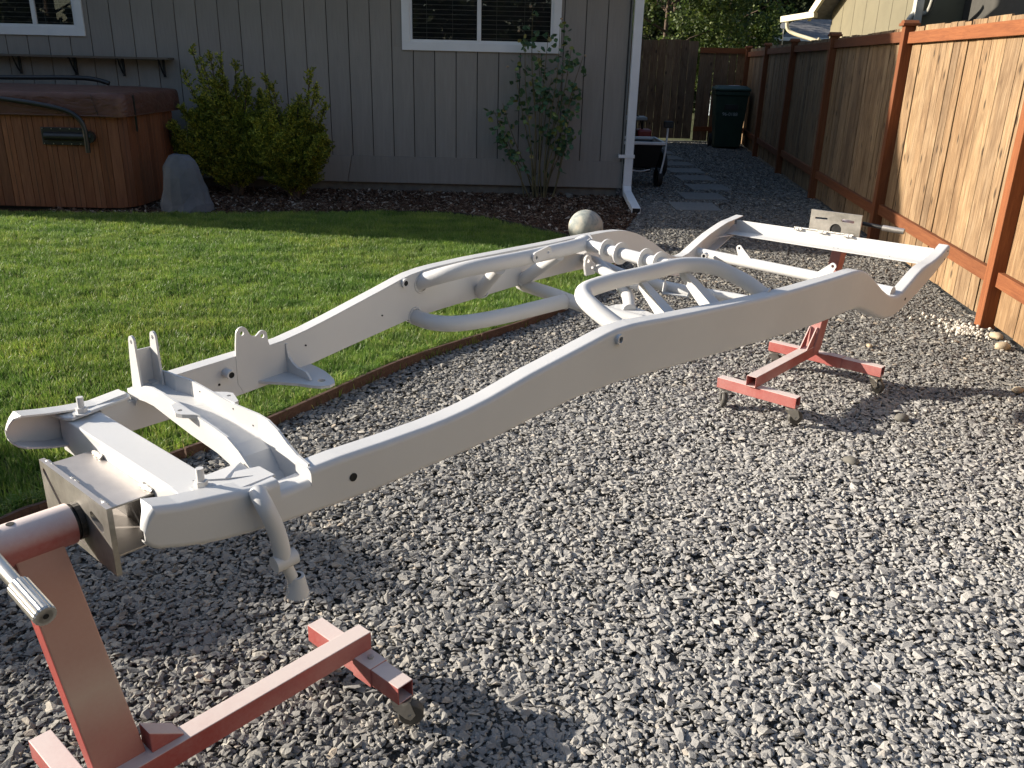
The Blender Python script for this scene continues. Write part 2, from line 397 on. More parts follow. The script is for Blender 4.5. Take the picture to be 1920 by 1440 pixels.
# ------------------------------------------------------------ setting
def gz(x, y):
    t = min(1, max(0, (3.0 - y) / 1.3)); t = t * t * (3 - 2 * t)
    return -.045 * t
def sheet(name, poly, z, mat, res=.35, kind='structure'):
    """polygon sheet following the ground, triangulated through a grid"""
    bm = bmesh.new(); vs = [bm.verts.new((x, y, 0)) for x, y in poly]; bm.faces.new(vs)
    x0 = min(p[0] for p in poly); x1 = max(p[0] for p in poly); y0 = min(p[1] for p in poly); y1 = max(p[1] for p in poly)
    y = y0 + res
    while y < min(y1, 3.4): bmesh.ops.bisect_plane(bm, geom=bm.verts[:] + bm.edges[:] + bm.faces[:], plane_co=(0, y, 0), plane_no=(0, 1, 0)); y += res
    for v in bm.verts: v.co.z = gz(v.co.x, v.co.y) + z
    bmesh.ops.recalc_face_normals(bm, faces=bm.faces)
    for f in bm.faces:
        if f.normal.z < 0: f.normal_flip()
    me = bpy.data.meshes.new(name); bm.to_mesh(me); bm.free(); me.materials.append(mat)
    o = bpy.data.objects.new(name, me); C.objects.link(o); o['kind'] = kind; return o
edge_pts = [(-2.9, .3), (-2.05, 1.75), (-1.655, 2.423), (-1.548, 2.553), (-1.248, 2.945), (-1.01, 3.266), (-.564, 4.029), (-.183, 4.497), (.118, 4.861), (.361, 5.261), (.62, 5.85), (.78, 6.5), (.72, 7.1)]
lawn_top = [(.487, 7.524), (.305, 7.726), (-.037, 8.112), (-.35, 8.40), (-.627, 8.568), (-1.11, 8.593), (-1.734, 8.501), (-2.826, 8.278), (-3.497, 8.15), (-4.142, 8.117), (-4.859, 8.06), (-9, 8.05)]
sheet('ground', [(-90, -40), (90, -40), (90, 120), (-90, 120)], -.06, FARG, 3)
sheet('gravel_bed', [(-2.95, .2), (3.5, .2), (5.2, 18.6), (1.2, 18.6), (1.2, 9.4), (.8, 7.3), (.7, 5.2), (-.4, 3.9), (-1.8, 2.0)], -.016, GBASE)
lawn_poly = edge_pts + lawn_top + [(-9, .3)]
sheet('lawn_ground', lawn_poly, -.004, SOIL)
mulch_poly = [(.72, 7.1), (.85, 7.379), (.962, 7.76), (1.103, 8.326), (1.265, 8.976), (1.3, 9.5), (1.22, 10.12), (-9, 10.12)] + lawn_top[::-1]
sheet('mulch_bed', mulch_poly, .002, MULCHB)

def inpoly(P, poly):
    x, y = P[:, 0], P[:, 1]; c = np.zeros(len(P), bool); n = len(poly)
    for i in range(n):
        x1, y1 = poly[i]; x2, y2 = poly[i - 1]
        cond = ((y1 > y) != (y2 > y)) & (x < (x2 - x1) * (y - y1) / (y2 - y1 + 1e-12) + x1); c ^= cond
    return c
def scatter(name, P, rot, scl, idx, variants, mat, label, cat):
    me = bpy.data.meshes.new(name); me.vertices.add(len(P)); me.vertices.foreach_set('co', P.astype(np.float32).ravel())
    for nm, ty, arr in (('rot', 'FLOAT_VECTOR', rot), ('scl', 'FLOAT_VECTOR', scl), ('idx', 'INT', idx)):
        a = me.attributes.new(nm, ty, 'POINT')
        a.data.foreach_set('value' if ty == 'INT' else 'vector', (arr.astype(np.int32) if ty == 'INT' else arr.astype(np.float32)).ravel())
    me.materials.append(mat)
    o = bpy.data.objects.new(name, me); C.objects.link(o); tagp(o, label, cat, kind='stuff')
    col = bpy.data.collections.new(name + '_variants')
    for v in variants: col.objects.link(v)
    ng = bpy.data.node_groups.new(name + '_scatter', 'GeometryNodeTree')
    ng.interface.new_socket('Geometry', in_out='INPUT', socket_type='NodeSocketGeometry'); ng.interface.new_socket('Geometry', in_out='OUTPUT', socket_type='NodeSocketGeometry')
    gi = ng.nodes.new('NodeGroupInput'); go = ng.nodes.new('NodeGroupOutput'); ip = ng.nodes.new('GeometryNodeInstanceOnPoints')
    ci = ng.nodes.new('GeometryNodeCollectionInfo'); ci.inputs['Collection'].default_value = col; ci.inputs['Separate Children'].default_value = True; ci.inputs['Reset Children'].default_value = True
    ip.inputs['Pick Instance'].default_value = True
    def attr(nm, dt):
        a = ng.nodes.new('GeometryNodeInputNamedAttribute'); a.data_type = dt; a.inputs['Name'].default_value = nm; return a.outputs['Attribute']
    ng.links.new(gi.outputs[0], ip.inputs['Points']); ng.links.new(ci.outputs[0], ip.inputs['Instance'])
    ng.links.new(attr('idx', 'INT'), ip.inputs['Instance Index'])
    e2r = ng.nodes.new('FunctionNodeEulerToRotation'); ng.links.new(attr('rot', 'FLOAT_VECTOR'), e2r.inputs[0]); ng.links.new(e2r.outputs[0], ip.inputs['Rotation'])
    ng.links.new(attr('scl', 'FLOAT_VECTOR'), ip.inputs['Scale']); ng.links.new(ip.outputs[0], go.inputs[0])
    md = o.modifiers.new('scatter', 'NODES'); md.node_group = ng; return o
def variant(name, vs, fs, mat, smooth=False):
    me = bpy.data.meshes.new(name); me.from_pydata(vs, [], fs); me.materials.append(mat)
    if smooth: me.polygons.foreach_set('use_smooth', [True] * len(fs))
    return bpy.data.objects.new(name, me)
def hull_stone(name, mat, seed, flat=.62, npt=11):
    r = np.random.default_rng(seed); bm = bmesh.new()
    for _ in range(npt):
        d = r.normal(size=3); d /= np.linalg.norm(d); d *= r.uniform(.75, 1.1)
        bm.verts.new((d[0] * r.uniform(.9, 1.25), d[1] * .8, d[2] * flat))
    h = bmesh.ops.convex_hull(bm, input=bm.verts)
    bmesh.ops.delete(bm, geom=[v for v in bm.verts if not v.link_faces], context='VERTS')
    me = bpy.data.meshes.new(name); bm.to_mesh(me); bm.free(); me.materials.append(mat)
    return bpy.data.objects.new(name, me)
def gzv(P): 
    t = np.clip((3.0 - P[:, 1]) / 1.3, 0, 1); return -.045 * t * t * (3 - 2 * t)
def jitter_pts(x0, x1, y0, y1, dens):
    n = int((x1 - x0) * (y1 - y0) * dens); return np.column_stack([rng.uniform(x0, x1, n), rng.uniform(y0, y1, n)])

# gravel
stones = [hull_stone('gravel_stone', GRAVEL, 100 + i, random.uniform(.36, .66), 9 + i % 5) for i in range(14)]
edge_r = [(x, y) for x, y in edge_pts]
lawn_or_mulch = [lawn_poly, mulch_poly]
paver_list = [(1.97, 9.53), (2.21, 10.33), (2.45, 11.16), (2.46, 12.10), (2.48, 12.98), (2.50, 13.88), (2.50, 14.80), (2.50, 15.7), (2.5, 16.6)]
fence_x = lambda y: 2.916 + .1219 * (y - 5.043)
P = np.vstack([jitter_pts(-2.6, 3.4, .9, 3.2, 10500), jitter_pts(-1.6, 3.6, 3.2, 6.0, 9300), jitter_pts(.3, 4.0, 6.0, 9.6, 6000), jitter_pts(1.2, 4.9, 9.6, 18.3, 2300)])
keep = (P[:, 0] < fence_x(P[:, 1]) - .0) & ~inpoly(P, [(x - .015, y + .015) for x, y in lawn_poly]) & ~inpoly(P, [(x - .05, y) for x, y in mulch_poly])
for cx, cy in paver_list: keep &= ~((abs(P[:, 0] - cx - .0) < .255) & (abs(P[:, 1] - cy) < .28))
P = P[keep]; n = len(P)
size = np.clip(rng.lognormal(math.log(.0090), .34, n), .004, .022) * np.where(P[:, 1] > 9.6, 1.45, np.where(P[:, 1] > 6, 1.12, 1.))
Z = gzv(P) - .012 + rng.uniform(0, .011, n) + size * .1 + .006 * np.sin(P[:, 0] * 5 + 2 * np.sin(P[:, 1] * 3)) * np.cos(P[:, 1] * 4)
rot = np.column_stack([rng.normal(0, .24, n), rng.normal(0, .24, n), rng.uniform(0, 2 * pi, n)])
scl = np.column_stack([size * rng.uniform(.85, 1.5, n), size * rng.uniform(.8, 1.2, n), size * rng.uniform(.7, 1.15, n)])
scatter('gravel', np.column_stack([P, Z]), rot, scl, rng.integers(0, 14, n), stones, GRAVEL, 'crushed grey gravel covering the ground between lawn and fence', 'gravel')

# grass tufts
def tuft(name, seed, nb=16, rad=.035):
    r = random.Random(seed); vs = []; fs = []
    for _ in range(nb):
        a = r.uniform(0, 2 * pi); d = rad * sqrt(r.random()); bx, by = d * cos(a), d * sin(a)
        h = r.uniform(.026, .048); th = r.uniform(0, 2 * pi); w = r.uniform(.0011, .0021); ln = r.uniform(.004, .024); la = r.uniform(0, 2 * pi)
        dx, dy = cos(th) * w, sin(th) * w; lx, ly = cos(la) * ln, sin(la) * ln; b = len(vs)
        vs += [(bx - dx, by - dy, -.004), (bx + dx, by + dy, -.004), (bx - dx * .9 + lx * .35, by - dy * .9 + ly * .35, h * .6), (bx + dx * .9 + lx * .35, by + dy * .9 + ly * .35, h * .6), (bx + lx, by + ly, h)]
        fs += [(b, b + 1, b + 3, b + 2), (b + 2, b + 3, b + 4)]
    return variant(name, vs, fs, GRASS)
tufts = [tuft('grass_tuft', i) for i in range(10)]
P = np.vstack([jitter_pts(-4.2, .9, 1.6, 5.0, 1500), jitter_pts(-6.5, 1.0, 5.0, 8.7, 1150)])
P = P[inpoly(P, [(x - .02, y - .01) for x, y in lawn_poly])]; n = len(P)
clump = np.sin(P[:, 0] * 7 + 3 * np.sin(P[:, 1] * 2.3)) * np.sin(P[:, 1] * 13 + 2 * np.sin(P[:, 0] * 3.1))
sc = (1 + .16 * clump) * rng.uniform(.8, 1.2, n)
scl = np.column_stack([np.full(n, 1.), np.full(n, 1.), sc])
rot = np.column_stack([rng.normal(0, .14, n), rng.normal(0, .14, n), rng.uniform(0, 2 * pi, n)])
scatter('grass', np.column_stack([P, gzv(P)]), rot, scl, rng.integers(0, 10, n), tufts, GRASS, 'mown green lawn grass between the mulch bed and the gravel', 'grass')
# shaggy grass along the board edging
def tall(name, seed):
    r = random.Random(seed); vs = []; fs = []
    for _ in range(12):
        a = r.uniform(0, 2 * pi); h = r.uniform(.05, .085); w = r.uniform(.0012, .002); ln = r.uniform(.02, .06); la = r.uniform(0, 2 * pi)
        bx, by = r.uniform(-.02, .02), r.uniform(-.02, .02); dx, dy = -sin(la) * w, cos(la) * w; lx, ly = cos(la) * ln, sin(la) * ln; b = len(vs)
        vs += [(bx - dx, by - dy, 0), (bx + dx, by + dy, 0), (bx - dx + lx * .3, by - dy + ly * .3, h * .7), (bx + dx + lx * .3, by + dy + ly * .3, h * .7), (bx + lx, by + ly, h * .85)]
        fs += [(b, b + 1, b + 3, b + 2), (b + 2, b + 3, b + 4)]
    return variant(name, vs, fs, GRASS)
talls = [tall('edge_tuft', 50 + i) for i in range(6)]
seg = []
for (x0, y0), (x1, y1) in zip(edge_pts[:-1], edge_pts[1:]):
    L = math.hypot(x1 - x0, y1 - y0); m_ = int(L * 150)
    t = rng.uniform(0, 1, m_); nx, ny = -(y1 - y0) / L, (x1 - x0) / L; o_ = np.abs(rng.normal(0, .05, m_)) + .025
    seg.append(np.column_stack([x0 + (x1 - x0) * t + nx * o_, y0 + (y1 - y0) * t + ny * o_]))
P = np.vstack(seg); n = len(P)
scatter('edge_grass', np.column_stack([P, gzv(P)]), np.column_stack([np.zeros(n), np.zeros(n), rng.uniform(0, 6.28, n)]), np.column_stack([rng.uniform(.6, 1.1, n)] * 3), rng.integers(0, 6, n), talls, GRASS,
        'longer grass leaning over the board edging of the lawn', 'grass')

# mulch chips
def chip(name, seed):
    r = random.Random(seed); l, w, h = r.uniform(.7, 1.6), r.uniform(.18, .42), r.uniform(.06, .15); bm = bmesh.new()
    for sx in (-1, 1):
        for sy in (-1, 1):
            for szz in (-1, 1): bm.verts.new((sx * l * r.uniform(.75, 1), sy * w * r.uniform(.4, 1), szz * h * r.uniform(.6, 1)))
    bmesh.ops.convex_hull(bm, input=bm.verts); me = bpy.data.meshes.new(name); bm.to_mesh(me); bm.free(); me.materials.append(CHIP)
    return bpy.data.objects.new(name, me)
chips = [chip('bark_chip', i) for i in range(10)]
P = jitter_pts(-4.5, 1.35, 7.1, 10.1, 3000); P = P[inpoly(P, mulch_poly)]; n = len(P)
rot = np.column_stack([rng.normal(0, .35, n), rng.normal(0, .35, n), rng.uniform(0, 2 * pi, n)])
s_ = np.clip(rng.lognormal(math.log(.017), .4, n), .007, .05)
scatter('bark_mulch', np.column_stack([P, rng.uniform(0, .014, n) + .004]), rot, np.column_stack([s_, s_, s_]), rng.integers(0, 10, n), chips, CHIP, 'dark brown bark mulch along the foot of the house wall', 'mulch')

# wooden lawn edging, board by board
ed = thing('lawn_edging', 'thin brown board edging between the lawn and the gravel', 'edging', (0, 0, 0))
brk = [0, 4, 7, 10, 12]
for a, b in zip(brk[:-1], brk[1:]):
    mb = MB(); pts = edge_pts[a:b + 1]
    if a: pts[0] = tuple(Vector(pts[0]).lerp(Vector(pts[1]), .02))
    sp = smooth_path([(x, y, 0) for x, y in pts], 5)
    for p, q in zip(sp[:-1], sp[1:]):
        mb.beam((p.x, p.y, gz(p.x, p.y) + .006), (q.x, q.y, gz(q.x, q.y) + .006), .016, .075)
    mb.build('edging_board', EDGING, ed)
# mulch side plastic strip
mb = MB(); sp = smooth_path([(x, y, .008) for x, y in lawn_top[:7]], 5)
for p, q in zip(sp[:-1], sp[1:]): mb.beam(p, q, .008, .05)
tagp(mb.build('edging_strip', plain('dark_edging_plastic', (.02, .018, .016), .7)), 'dark strip edging curving between lawn and bark mulch', 'edging')

# pavers
pv = MB(); pv.box((-.25, -.275, -.02), (.25, .275, .0)); p0 = None
for i, (cx, cy) in enumerate(paver_list):
    if p0 is None: o = p0 = pv.build('paver', PAVER, None, .004)
    else: o = p0.copy(); C.objects.link(o)
    o.location = (cx, cy, .006 + .002 * (i % 2)); o.rotation_euler = (0, 0, random.uniform(-.03, .03) + .02)
    o['category'] = 'paver'; o['group'] = 'stepping pavers along the side path'
    o['label'] = ['rectangular grey stepping paver nearest the camera in the side path', 'second stepping paver of the path, counted from the near end', 'third stepping paver of the path, counted from the near end', 'fourth stepping paver from the near end, level with the black cart wheel',
                  'fifth stepping paver from the near end, beside the black cart', 'sixth stepping paver from the near end, partly behind the cart wheel', 'seventh stepping paver from the near end, behind the black cart', 'stepping paver last but one before the gate', 'farthest stepping paver just before the gate'][i]

# ------------------------------------------------------------ car chassis frame
AL = radians(49.); FP = Vector((1.522, 4.035, .754))
DV = Vector((cos(AL), sin(AL), 0)); NV = Vector((sin(AL), -cos(AL), 0))
FRZ = AL + pi
def wl(s, w, z): return FP - DV * s + NV * w + Vector((0, 0, z))
def HW(s):
    s = s / .87
    return .87 * (.336 + (4.036 - s) * .0805 if s > 1.3 else .557 + (1.3 - s) * .0242)
frame = thing('chassis_frame', 'white primed car chassis frame held level between two red rolling stands', 'car frame', FP, FRZ)
TOP = [(3.513, .020), (3.47, .010), (3.41, .003), (3.34, -.006), (3.295, -.005), (3.2949, -.030), (3.232, -.027), (3.2319, -.004), (3.167, -.001), (3.07, -.001), (2.965, .001), (2.909, .004), (2.851, .010), (2.79, .019), (2.663, .045), (2.523, .068), (2.41, .087), (2.37, .092), (2.31, .093), (2.24, .089), (2.169, .083), (1.919, .068), (1.669, .055), (1.477, .050), (1.239, .048), (1.10, .048), (1.041, .044), (.995, .034), (.944, .016), (.879, -.018), (.784, -.068), (.715, -.099), (.67, -.115), (.633, -.122), (.595, -.124), (.558, -.120), (.489, -.097), (.42, -.073), (.355, -.055), (.30, -.048), (.251, -.045), (.20, -.038), (.144, -.026), (.059, .002)]
BOT = [(3.52, -.056), (3.476, -.070), (3.419, -.083), (3.359, -.090), (3.30, -.094), (3.172, -.098), (3.073, -.097), (2.967, -.091), (2.851, -.087), (2.757, -.079), (2.658, -.067), (2.514, -.054), (2.356, -.051), (2.147, -.063), (1.891, -.076), (1.757, -.082), (1.503, -.094), (1.318, -.099), (1.132, -.096), (1.06, -.096), (1.014, -.099), (.966, -.111), (.872, -.144), (.784, -.178), (.704, -.201), (.631, -.207), (.557, -.200), (.486, -.185), (.39, -.162), (.213, -.109), (.118, -.074), (.059, -.050)]
TOPF = [(3.513, .020), (3.463, .010), (3.42, .003), (3.364, -.003), (3.295, .003), (3.2949, -.020), (3.232, -.018), (3.2319, .008), (3.187, .012), (2.989, .015), (2.871, .020), (2.79, .031), (2.708, .046), (2.507, .086), (2.442, .100), (2.40, .107), (2.34, .112), (2.281, .113), (2.13, .111), (1.937, .104), (1.72, .096), (1.515, .090), (1.286, .081), (1.19, .073), (1.117, .061), (1.06, .046), (1.012, .029), (.93, -.006), (.852, -.044), (.80, -.071), (.754, -.092), (.70, -.108), (.646, -.115), (.59, -.108), (.53, -.088), (.467, -.067), (.39, -.044), (.318, -.028), (.25, -.014), (.213, -.008), (.15, -.004), (.059, .004)]
BOTF = [(3.52, -.050), (3.45, -.072), (3.35, -.086), (3.15, -.090), (3.049, -.088), (2.93, -.084), (2.796, -.067), (2.687, -.055), (2.553, -.041), (2.411, -.027), (2.288, -.025), (2.161, -.025), (1.907, -.025), (1.74, -.027), (1.569, -.032), (1.35, -.045), (1.2, -.055), (1.05, -.072), (.966, -.098), (.872, -.135), (.784, -.172), (.704, -.196), (.631, -.203), (.557, -.197), (.486, -.182), (.39, -.158), (.213, -.105), (.118, -.072), (.059, -.048)]
PR = {}
for sd_k, T_, B_ in ((1, TOP, BOT), (-1, TOPF, BOTF)): PR[sd_k] = (np.array(T_)[::-1], np.array(B_)[::-1])
def ztop(s, side=1): return float(np.interp(s, PR[side][0][:, 0], PR[side][0][:, 1]))
def zbot(s, side=1): return float(np.interp(s, PR[side][1][:, 0], PR[side][1][:, 1]))
STAT = {sd_k: sorted(set([round(x, 4) for x in PR[sd_k][0][:, 0]] + [round(x, 4) for x in np.linspace(.06, 3.51, 90)])) for sd_k in (1, -1)}
def rail(side):
    root = None; r = .013; FW = .047; th = .004
    prof = [(FW, 0)] + [(r - r * sin(a), r - r * cos(a)) for a in np.linspace(0, pi / 2, 5)]     # (inward from web, down from top)
    mb = MB(); vs = []; stat = STAT[side]
    def sect(s, zt, zb, fw=FW):
        w = HW(s); o = []
        for i, (a, d) in enumerate(prof): o.append((s, side * (w - (a if i else fw)), zt - d))
        for i, (a, d) in enumerate(prof[::-1]): o.append((s, side * (w - (a if i < len(prof) - 1 else fw)), zb + d))
        for i, (a, d) in enumerate(prof): 
            aa = max(a, th) if i else fw
            o.append((s, side * (w - aa), zb + max(d, th)))
        for i, (a, d) in enumerate(prof[::-1]):
            aa = max(a, th) if i < len(prof) - 1 else fw
            o.append((s, side * (w - aa), zt - max(d, th)))
        return o
    rings = [sect(s, ztop(s, side), zbot(s, side)) for s in stat]
    # rounded nose of the horn
    for s, zt, zb in ((3.522, .010, -.052), (3.529, -.002, -.045), (3.533, -.012, -.038)): rings.append(sect(s, zt, zb, .026 - (s - 3.522) * 1.0))
    n = len(rings[0]); vs = [v for g in rings for v in g]; fs = []
    for i in range(len(rings) - 1):
        for k in range(n): k2 = (k + 1) % n; fs.append((i * n + k, i * n + k2, (i + 1) * n + k2, (i + 1) * n + k))
    m = n // 2
    for base in (0, (len(rings) - 1) * n):
        for k in range(m - 1): fs.append((base + k, base + k + 1, base + n - 2 - k, base + n - 1 - k))
    mb.add(vs, fs)
    o = mb.build('side_rail', WHITE, frame)
    me = o.data
    bm = bmesh.new(); bm.from_mesh(me)
    for e in bm.edges:
        e.smooth = (e.calc_face_angle(0) if len(e.link_faces) == 2 else 0) < radians(28)
    for f in bm.faces: f.smooth = True
    bm.to_mesh(me); bm.free()
    wn = o.modifiers.new('wn', 'WEIGHTED_NORMAL'); wn.keep_sharp = True; wn.weight = 80
    o['label'] = 'near side rail' if side > 0 else 'far side rail along the lawn'
    # boxing plate on the inner side
    bs = [s for s in stat if .46 < s < 3.36]; vs = []; fs = []
    for s in bs:
        w = HW(s) - FW + .003
        for dw in (0, -.004):
            vs += [(s, side * (w + dw), ztop(s, side) - .003), (s, side * (w + dw), zbot(s, side) + .001)]
    for i in range(len(bs) - 1):
        a = i * 4; b = a + 4; fs += [(a, a + 1, b + 1, b), (a + 2, b + 2, b + 3, a + 3), (a, b, b + 2, a + 2), (a + 1, a + 3, b + 3, b + 1)]
    mb = MB(); mb.add(vs, fs); mb.build('boxing_plate', WHITE, frame)
    return o
for sd in (1, -1):
    r_ = rail(sd)
    # holes and bosses in the web
    for s, z, rad, boss in ((3.143, -.049, .0085, 0), (2.37, .067, .008, 1), (.519, -.153, .006, 0), (.061 + .02, -.021, .0035, 0), (.105, -.052, .0035, 0)):
        if sd < 0 and s > 3: continue
        if sd < 0 and boss: s, z = 2.428, .088
        if boss:
            if sd > 0: MB().ring((s, sd * (HW(s) + .003), z), (0, 1, 0), rad * 1.7, rad, .012).build('boss_ring', WHITE, frame)
            MB().ring((s, sd * (HW(s) - .052), z), (0, 1, 0), rad * 1.7, rad, .012).build('boss_ring', WHITE, frame)
            MB().tube([(s, sd * (HW(s) - .057), z), (s, sd * (HW(s) + (.0015 if sd > 0 else -.01)), z)], rad, 14).build('bolt_hole', DARKHOLE, frame)
        else:
            MB().tube([(s, sd * (HW(s) - .003), z), (s, sd * (HW(s) + .0012), z)], rad, 14).build('bolt_hole', DARKHOLE, frame)
# sleeve through the far rail near the front, open toward the inside
MB().ring((3.045, -.268, -.018), (0, 1, 0), .0115, .0075, .026).build('boss_ring', WHITE, frame)
MB().tube([(3.045, -.285, -.018), (3.045, -.2555, -.018)], .0076, 12).build('bolt_hole', DARKHOLE, frame)
MB().tube([(3.066, -(HW(3.066) - .045), -.043), (3.066, -(HW(3.066) - .050), -.043)], .003, 8).build('bolt_hole', DARKHOLE, frame)
for s, z in ((2.80, -.01), (2.52, .01)): MB().tube([(s, -(HW(s) - .045), z), (s, -(HW(s) - .0505), z)], .0025, 8).build('bolt_hole', DARKHOLE, frame)

# front box crossmember
mb = MB(); mb.box((3.362, -.285, -.094), (3.431, .27, -.014)); mb.build('front_crossmember', WHITE, frame, .003)
# flanged plates bolted over the crossmember
for sd in (1, -1):
    pl = [(3.445, HW(3.44) - .03), (3.437, .205), (3.300, .205 + .03), (3.285, HW(3.29) - .03)]
    if sd > 0: pl = [(3.447, .288), (3.440, .200), (3.432, .196), (3.33, .222), (3.287, .235), (3.287, .285)]
    else: pl = [(3.447, .285), (3.437, .272 - .035), (3.427, .224), (3.290, .258), (3.284, .272), (3.284, .30)]
    mb = MB(); mb.prism(pl, lambda a, b, t, sd=sd: (a, b * sd, t), -.011, -.004); mb.build('mount_plate', WHITE, frame, .0015)
    bw = .235 * sd; bs = 3.402
    mb = MB(); mb.tube([(bs, bw, -.004), (bs, bw, -.001)], .018, 20); b1 = mb.build('washer', WHITE, frame)
    mb = MB(); mb.tube([(bs, bw, -.001), (bs, bw, .009)], .0115, 6, smooth=False); mb.build('nut', WHITE, frame)
    mb = MB(); mb.tube([(bs, bw, .009), (bs, bw, .032)], .0068, 12); mb.build('bolt', WHITE, frame)
# engine crossmember: bent U trough
Kw = [-.285, -.245, -.205, -.165, -.11, 0, .10, .145, .185, .225, .26, .30]
Kft = [.000, .014, .031, .040, .041, .036, .031, .027, .012, -.012, -.024, -.03]    # front wall top
Kfb = [-.060, -.010, -.004, -.002, -.007, -.016, -.020, -.028, -.062, -.078, -.085, -.09]  # front wall bottom
Krt = [.030, .036, .038, .036, .034, .028, .032, .034, .027, .012, .003, .0]          # rear wall top
Kfl = [.006, .002, .000, .000, -.002, -.011, -.016, -.024, -.057, -.073, -.080, -.085]
def trough(name, fn):
    mb = MB(); vs = []; fs = []
    for i, w in enumerate(Kw): vs += fn(i, w)
    m = len(vs) // len(Kw)
    for i in range(len(Kw) - 1):
        for k in range(m): k2 = (k + 1) % m; fs.append((i * m + k, i * m + k2, (i + 1) * m + k2, (i + 1) * m + k))
    fs += [tuple(range(m)), tuple(range((len(Kw) - 1) * m, len(Kw) * m))]
    mb.add(vs, fs); return mb.build(name, WHITE, frame)
sf = lambda w: 3.290 + .012 * (w / .3)
sr = lambda w: 3.200 - .0 + (.028 * max(0, (w - .1) / .2)) + .01 * (w < -.2)
trough('crossmember_wall', lambda i, w: [(sf(w), w, Kft[i]), (sf(w) - .005, w, Kft[i]), (sf(w) - .005, w, Kfb[i]), (sf(w), w, Kfb[i])])
trough('crossmember_wall', lambda i, w: [(sr(w), w, Krt[i]), (sr(w) - .005, w, Krt[i]), (sr(w) - .005, w, Kfb[i]), (sr(w), w, Kfb[i])])
trough('crossmember_floor', lambda i, w: [(sf(w) - .005, w, Kfl[i]), (sr(w), w, Kfl[i]), (sr(w), w, Kfl[i] - .004), (sf(w) - .005, w, Kfl[i] - .004)])
# curved skirt that leads the near plate into the trough wall
mb = MB(); mb.add([(3.402, .206, -.0045), (3.302, .197, -.007), (3.300, .243, -.019), (3.318, .262, -.006), (3.36, .240, -.0042), (3.352, .190, -.018), (3.302, .178, -.036)], [(0, 1, 4), (1, 2, 4), (2, 3, 4), (0, 5, 1), (5, 6, 1)]); o_ = mb.build('gusset_plate', WHITE, frame); md = o_.modifiers.new('th', 'SOLIDIFY'); md.thickness = .003
# small engine mount ears on both walls of the trough
for (cs, cw, z, dirn) in ((3.288, -.0, .034, 1), (3.196, -.045, .026, -1)):
    ol = [(0, -.055), (.012, -.05), (.028, -.004), (.022, .010), (.004, .030), (0, .04)]
    plate('mount_ear', [(a, b) for a, b in ol], [circle(.014, -.012, .005, 12)], lambda a, b, t, cs=cs, cw=cw, z=z, dirn=dirn: (cs + dirn * a, cw + b * dirn, z + t), .008, WHITE, frame)
# shock tower on the far rail: two eared plates and a back
for s0 in (3.262, 3.214):
    ol = [(-.0, -.012), (.0, .06)] 
    prof_ = [(-.252, -.01), (-.297, -.01), (-.290, .075)] + [(-.272 + .0125 * cos(a), .112 + .0125 * sin(a)) for a in np.linspace(pi * .95, -.1, 12)] + [(-.258, .08)]
    plate('shock_tower_plate', prof_, [circle(-.272, .111, .0052, 12)], lambda a, b, t, s0=s0: (s0 + t - .12 * (b > 9), a, b), .005, WHITE, frame)
mb = MB(); mb.add([(3.215, -.292, .085), (3.262, -.292, .085), (3.262, -.296, .0), (3.215, -.296, .0), (3.215, -.289, .085), (3.262, -.289, .085), (3.262, -.292, .0), (3.215, -.292, .0)],
                  [(0, 1, 2, 3), (4, 7, 6, 5), (0, 4, 5, 1), (2, 6, 7, 3)]); mb.build('shock_tower_back', WHITE, frame)
mb = MB(); mb.box((3.208, -.31, -.015), (3.272, -.245, -.004)); mb.build('tower_foot', WHITE, frame, .002)
# eared steering bracket on the far rail
wb = -.262
ol = [(2.925, -.080), (3.00, -.084), (3.014, -.055), (3.013, .015), (3.010, .045)] + [(2.990 + .0165 * cos(a), .067 + .0165 * sin(a)) for a in np.linspace(.1, pi * .9, 9)] + \
     [(2.968, .060), (2.960, .053), (2.951, .051)] + [(2.932 + .0145 * cos(a), .047 + .0145 * sin(a)) for a in np.linspace(.7, pi * .98, 8)] + [(2.916, .030), (2.912, .018), (2.868, .014), (2.862, -.062)]
plate('steering_bracket', ol, [circle(2.990, .067, .0055, 12), circle(2.932, .047, .0055, 12)], lambda a, b, t: (a, -(HW(a) - .0464) + t, b), .0048, WHITE, frame)
# standing fin with concave edge and the flat ear below it
fo = [(-.322, .014), (-.292, .010), (-.291, -.008), (-.284, -.024), (-.270, -.036), (-.252, -.043), (-.232, -.044), (-.215, -.046), (-.203, -.056), (-.196, -.064), (-.322, -.066)]
plate('bracket_fin', fo, [], lambda a, b, t: (2.862 + t, a, b), .006, WHITE, frame)
eo = [(2.965, -.300), (2.945, -.275), (2.918, -.238), (2.896, -.205), (2.882, -.172), (2.868, -.150), (2.848, -.139), (2.828, -.146), (2.814, -.168), (2.803, -.198), (2.793, -.235), (2.788, -.275), (2.786, -.32), (2.9, -.318)]
plate('bracket_ear', eo, [circle(2.842, -.182, .0105, 16)], lambda a, b, t: (a, b, -.069 + t), .007, WHITE, frame)

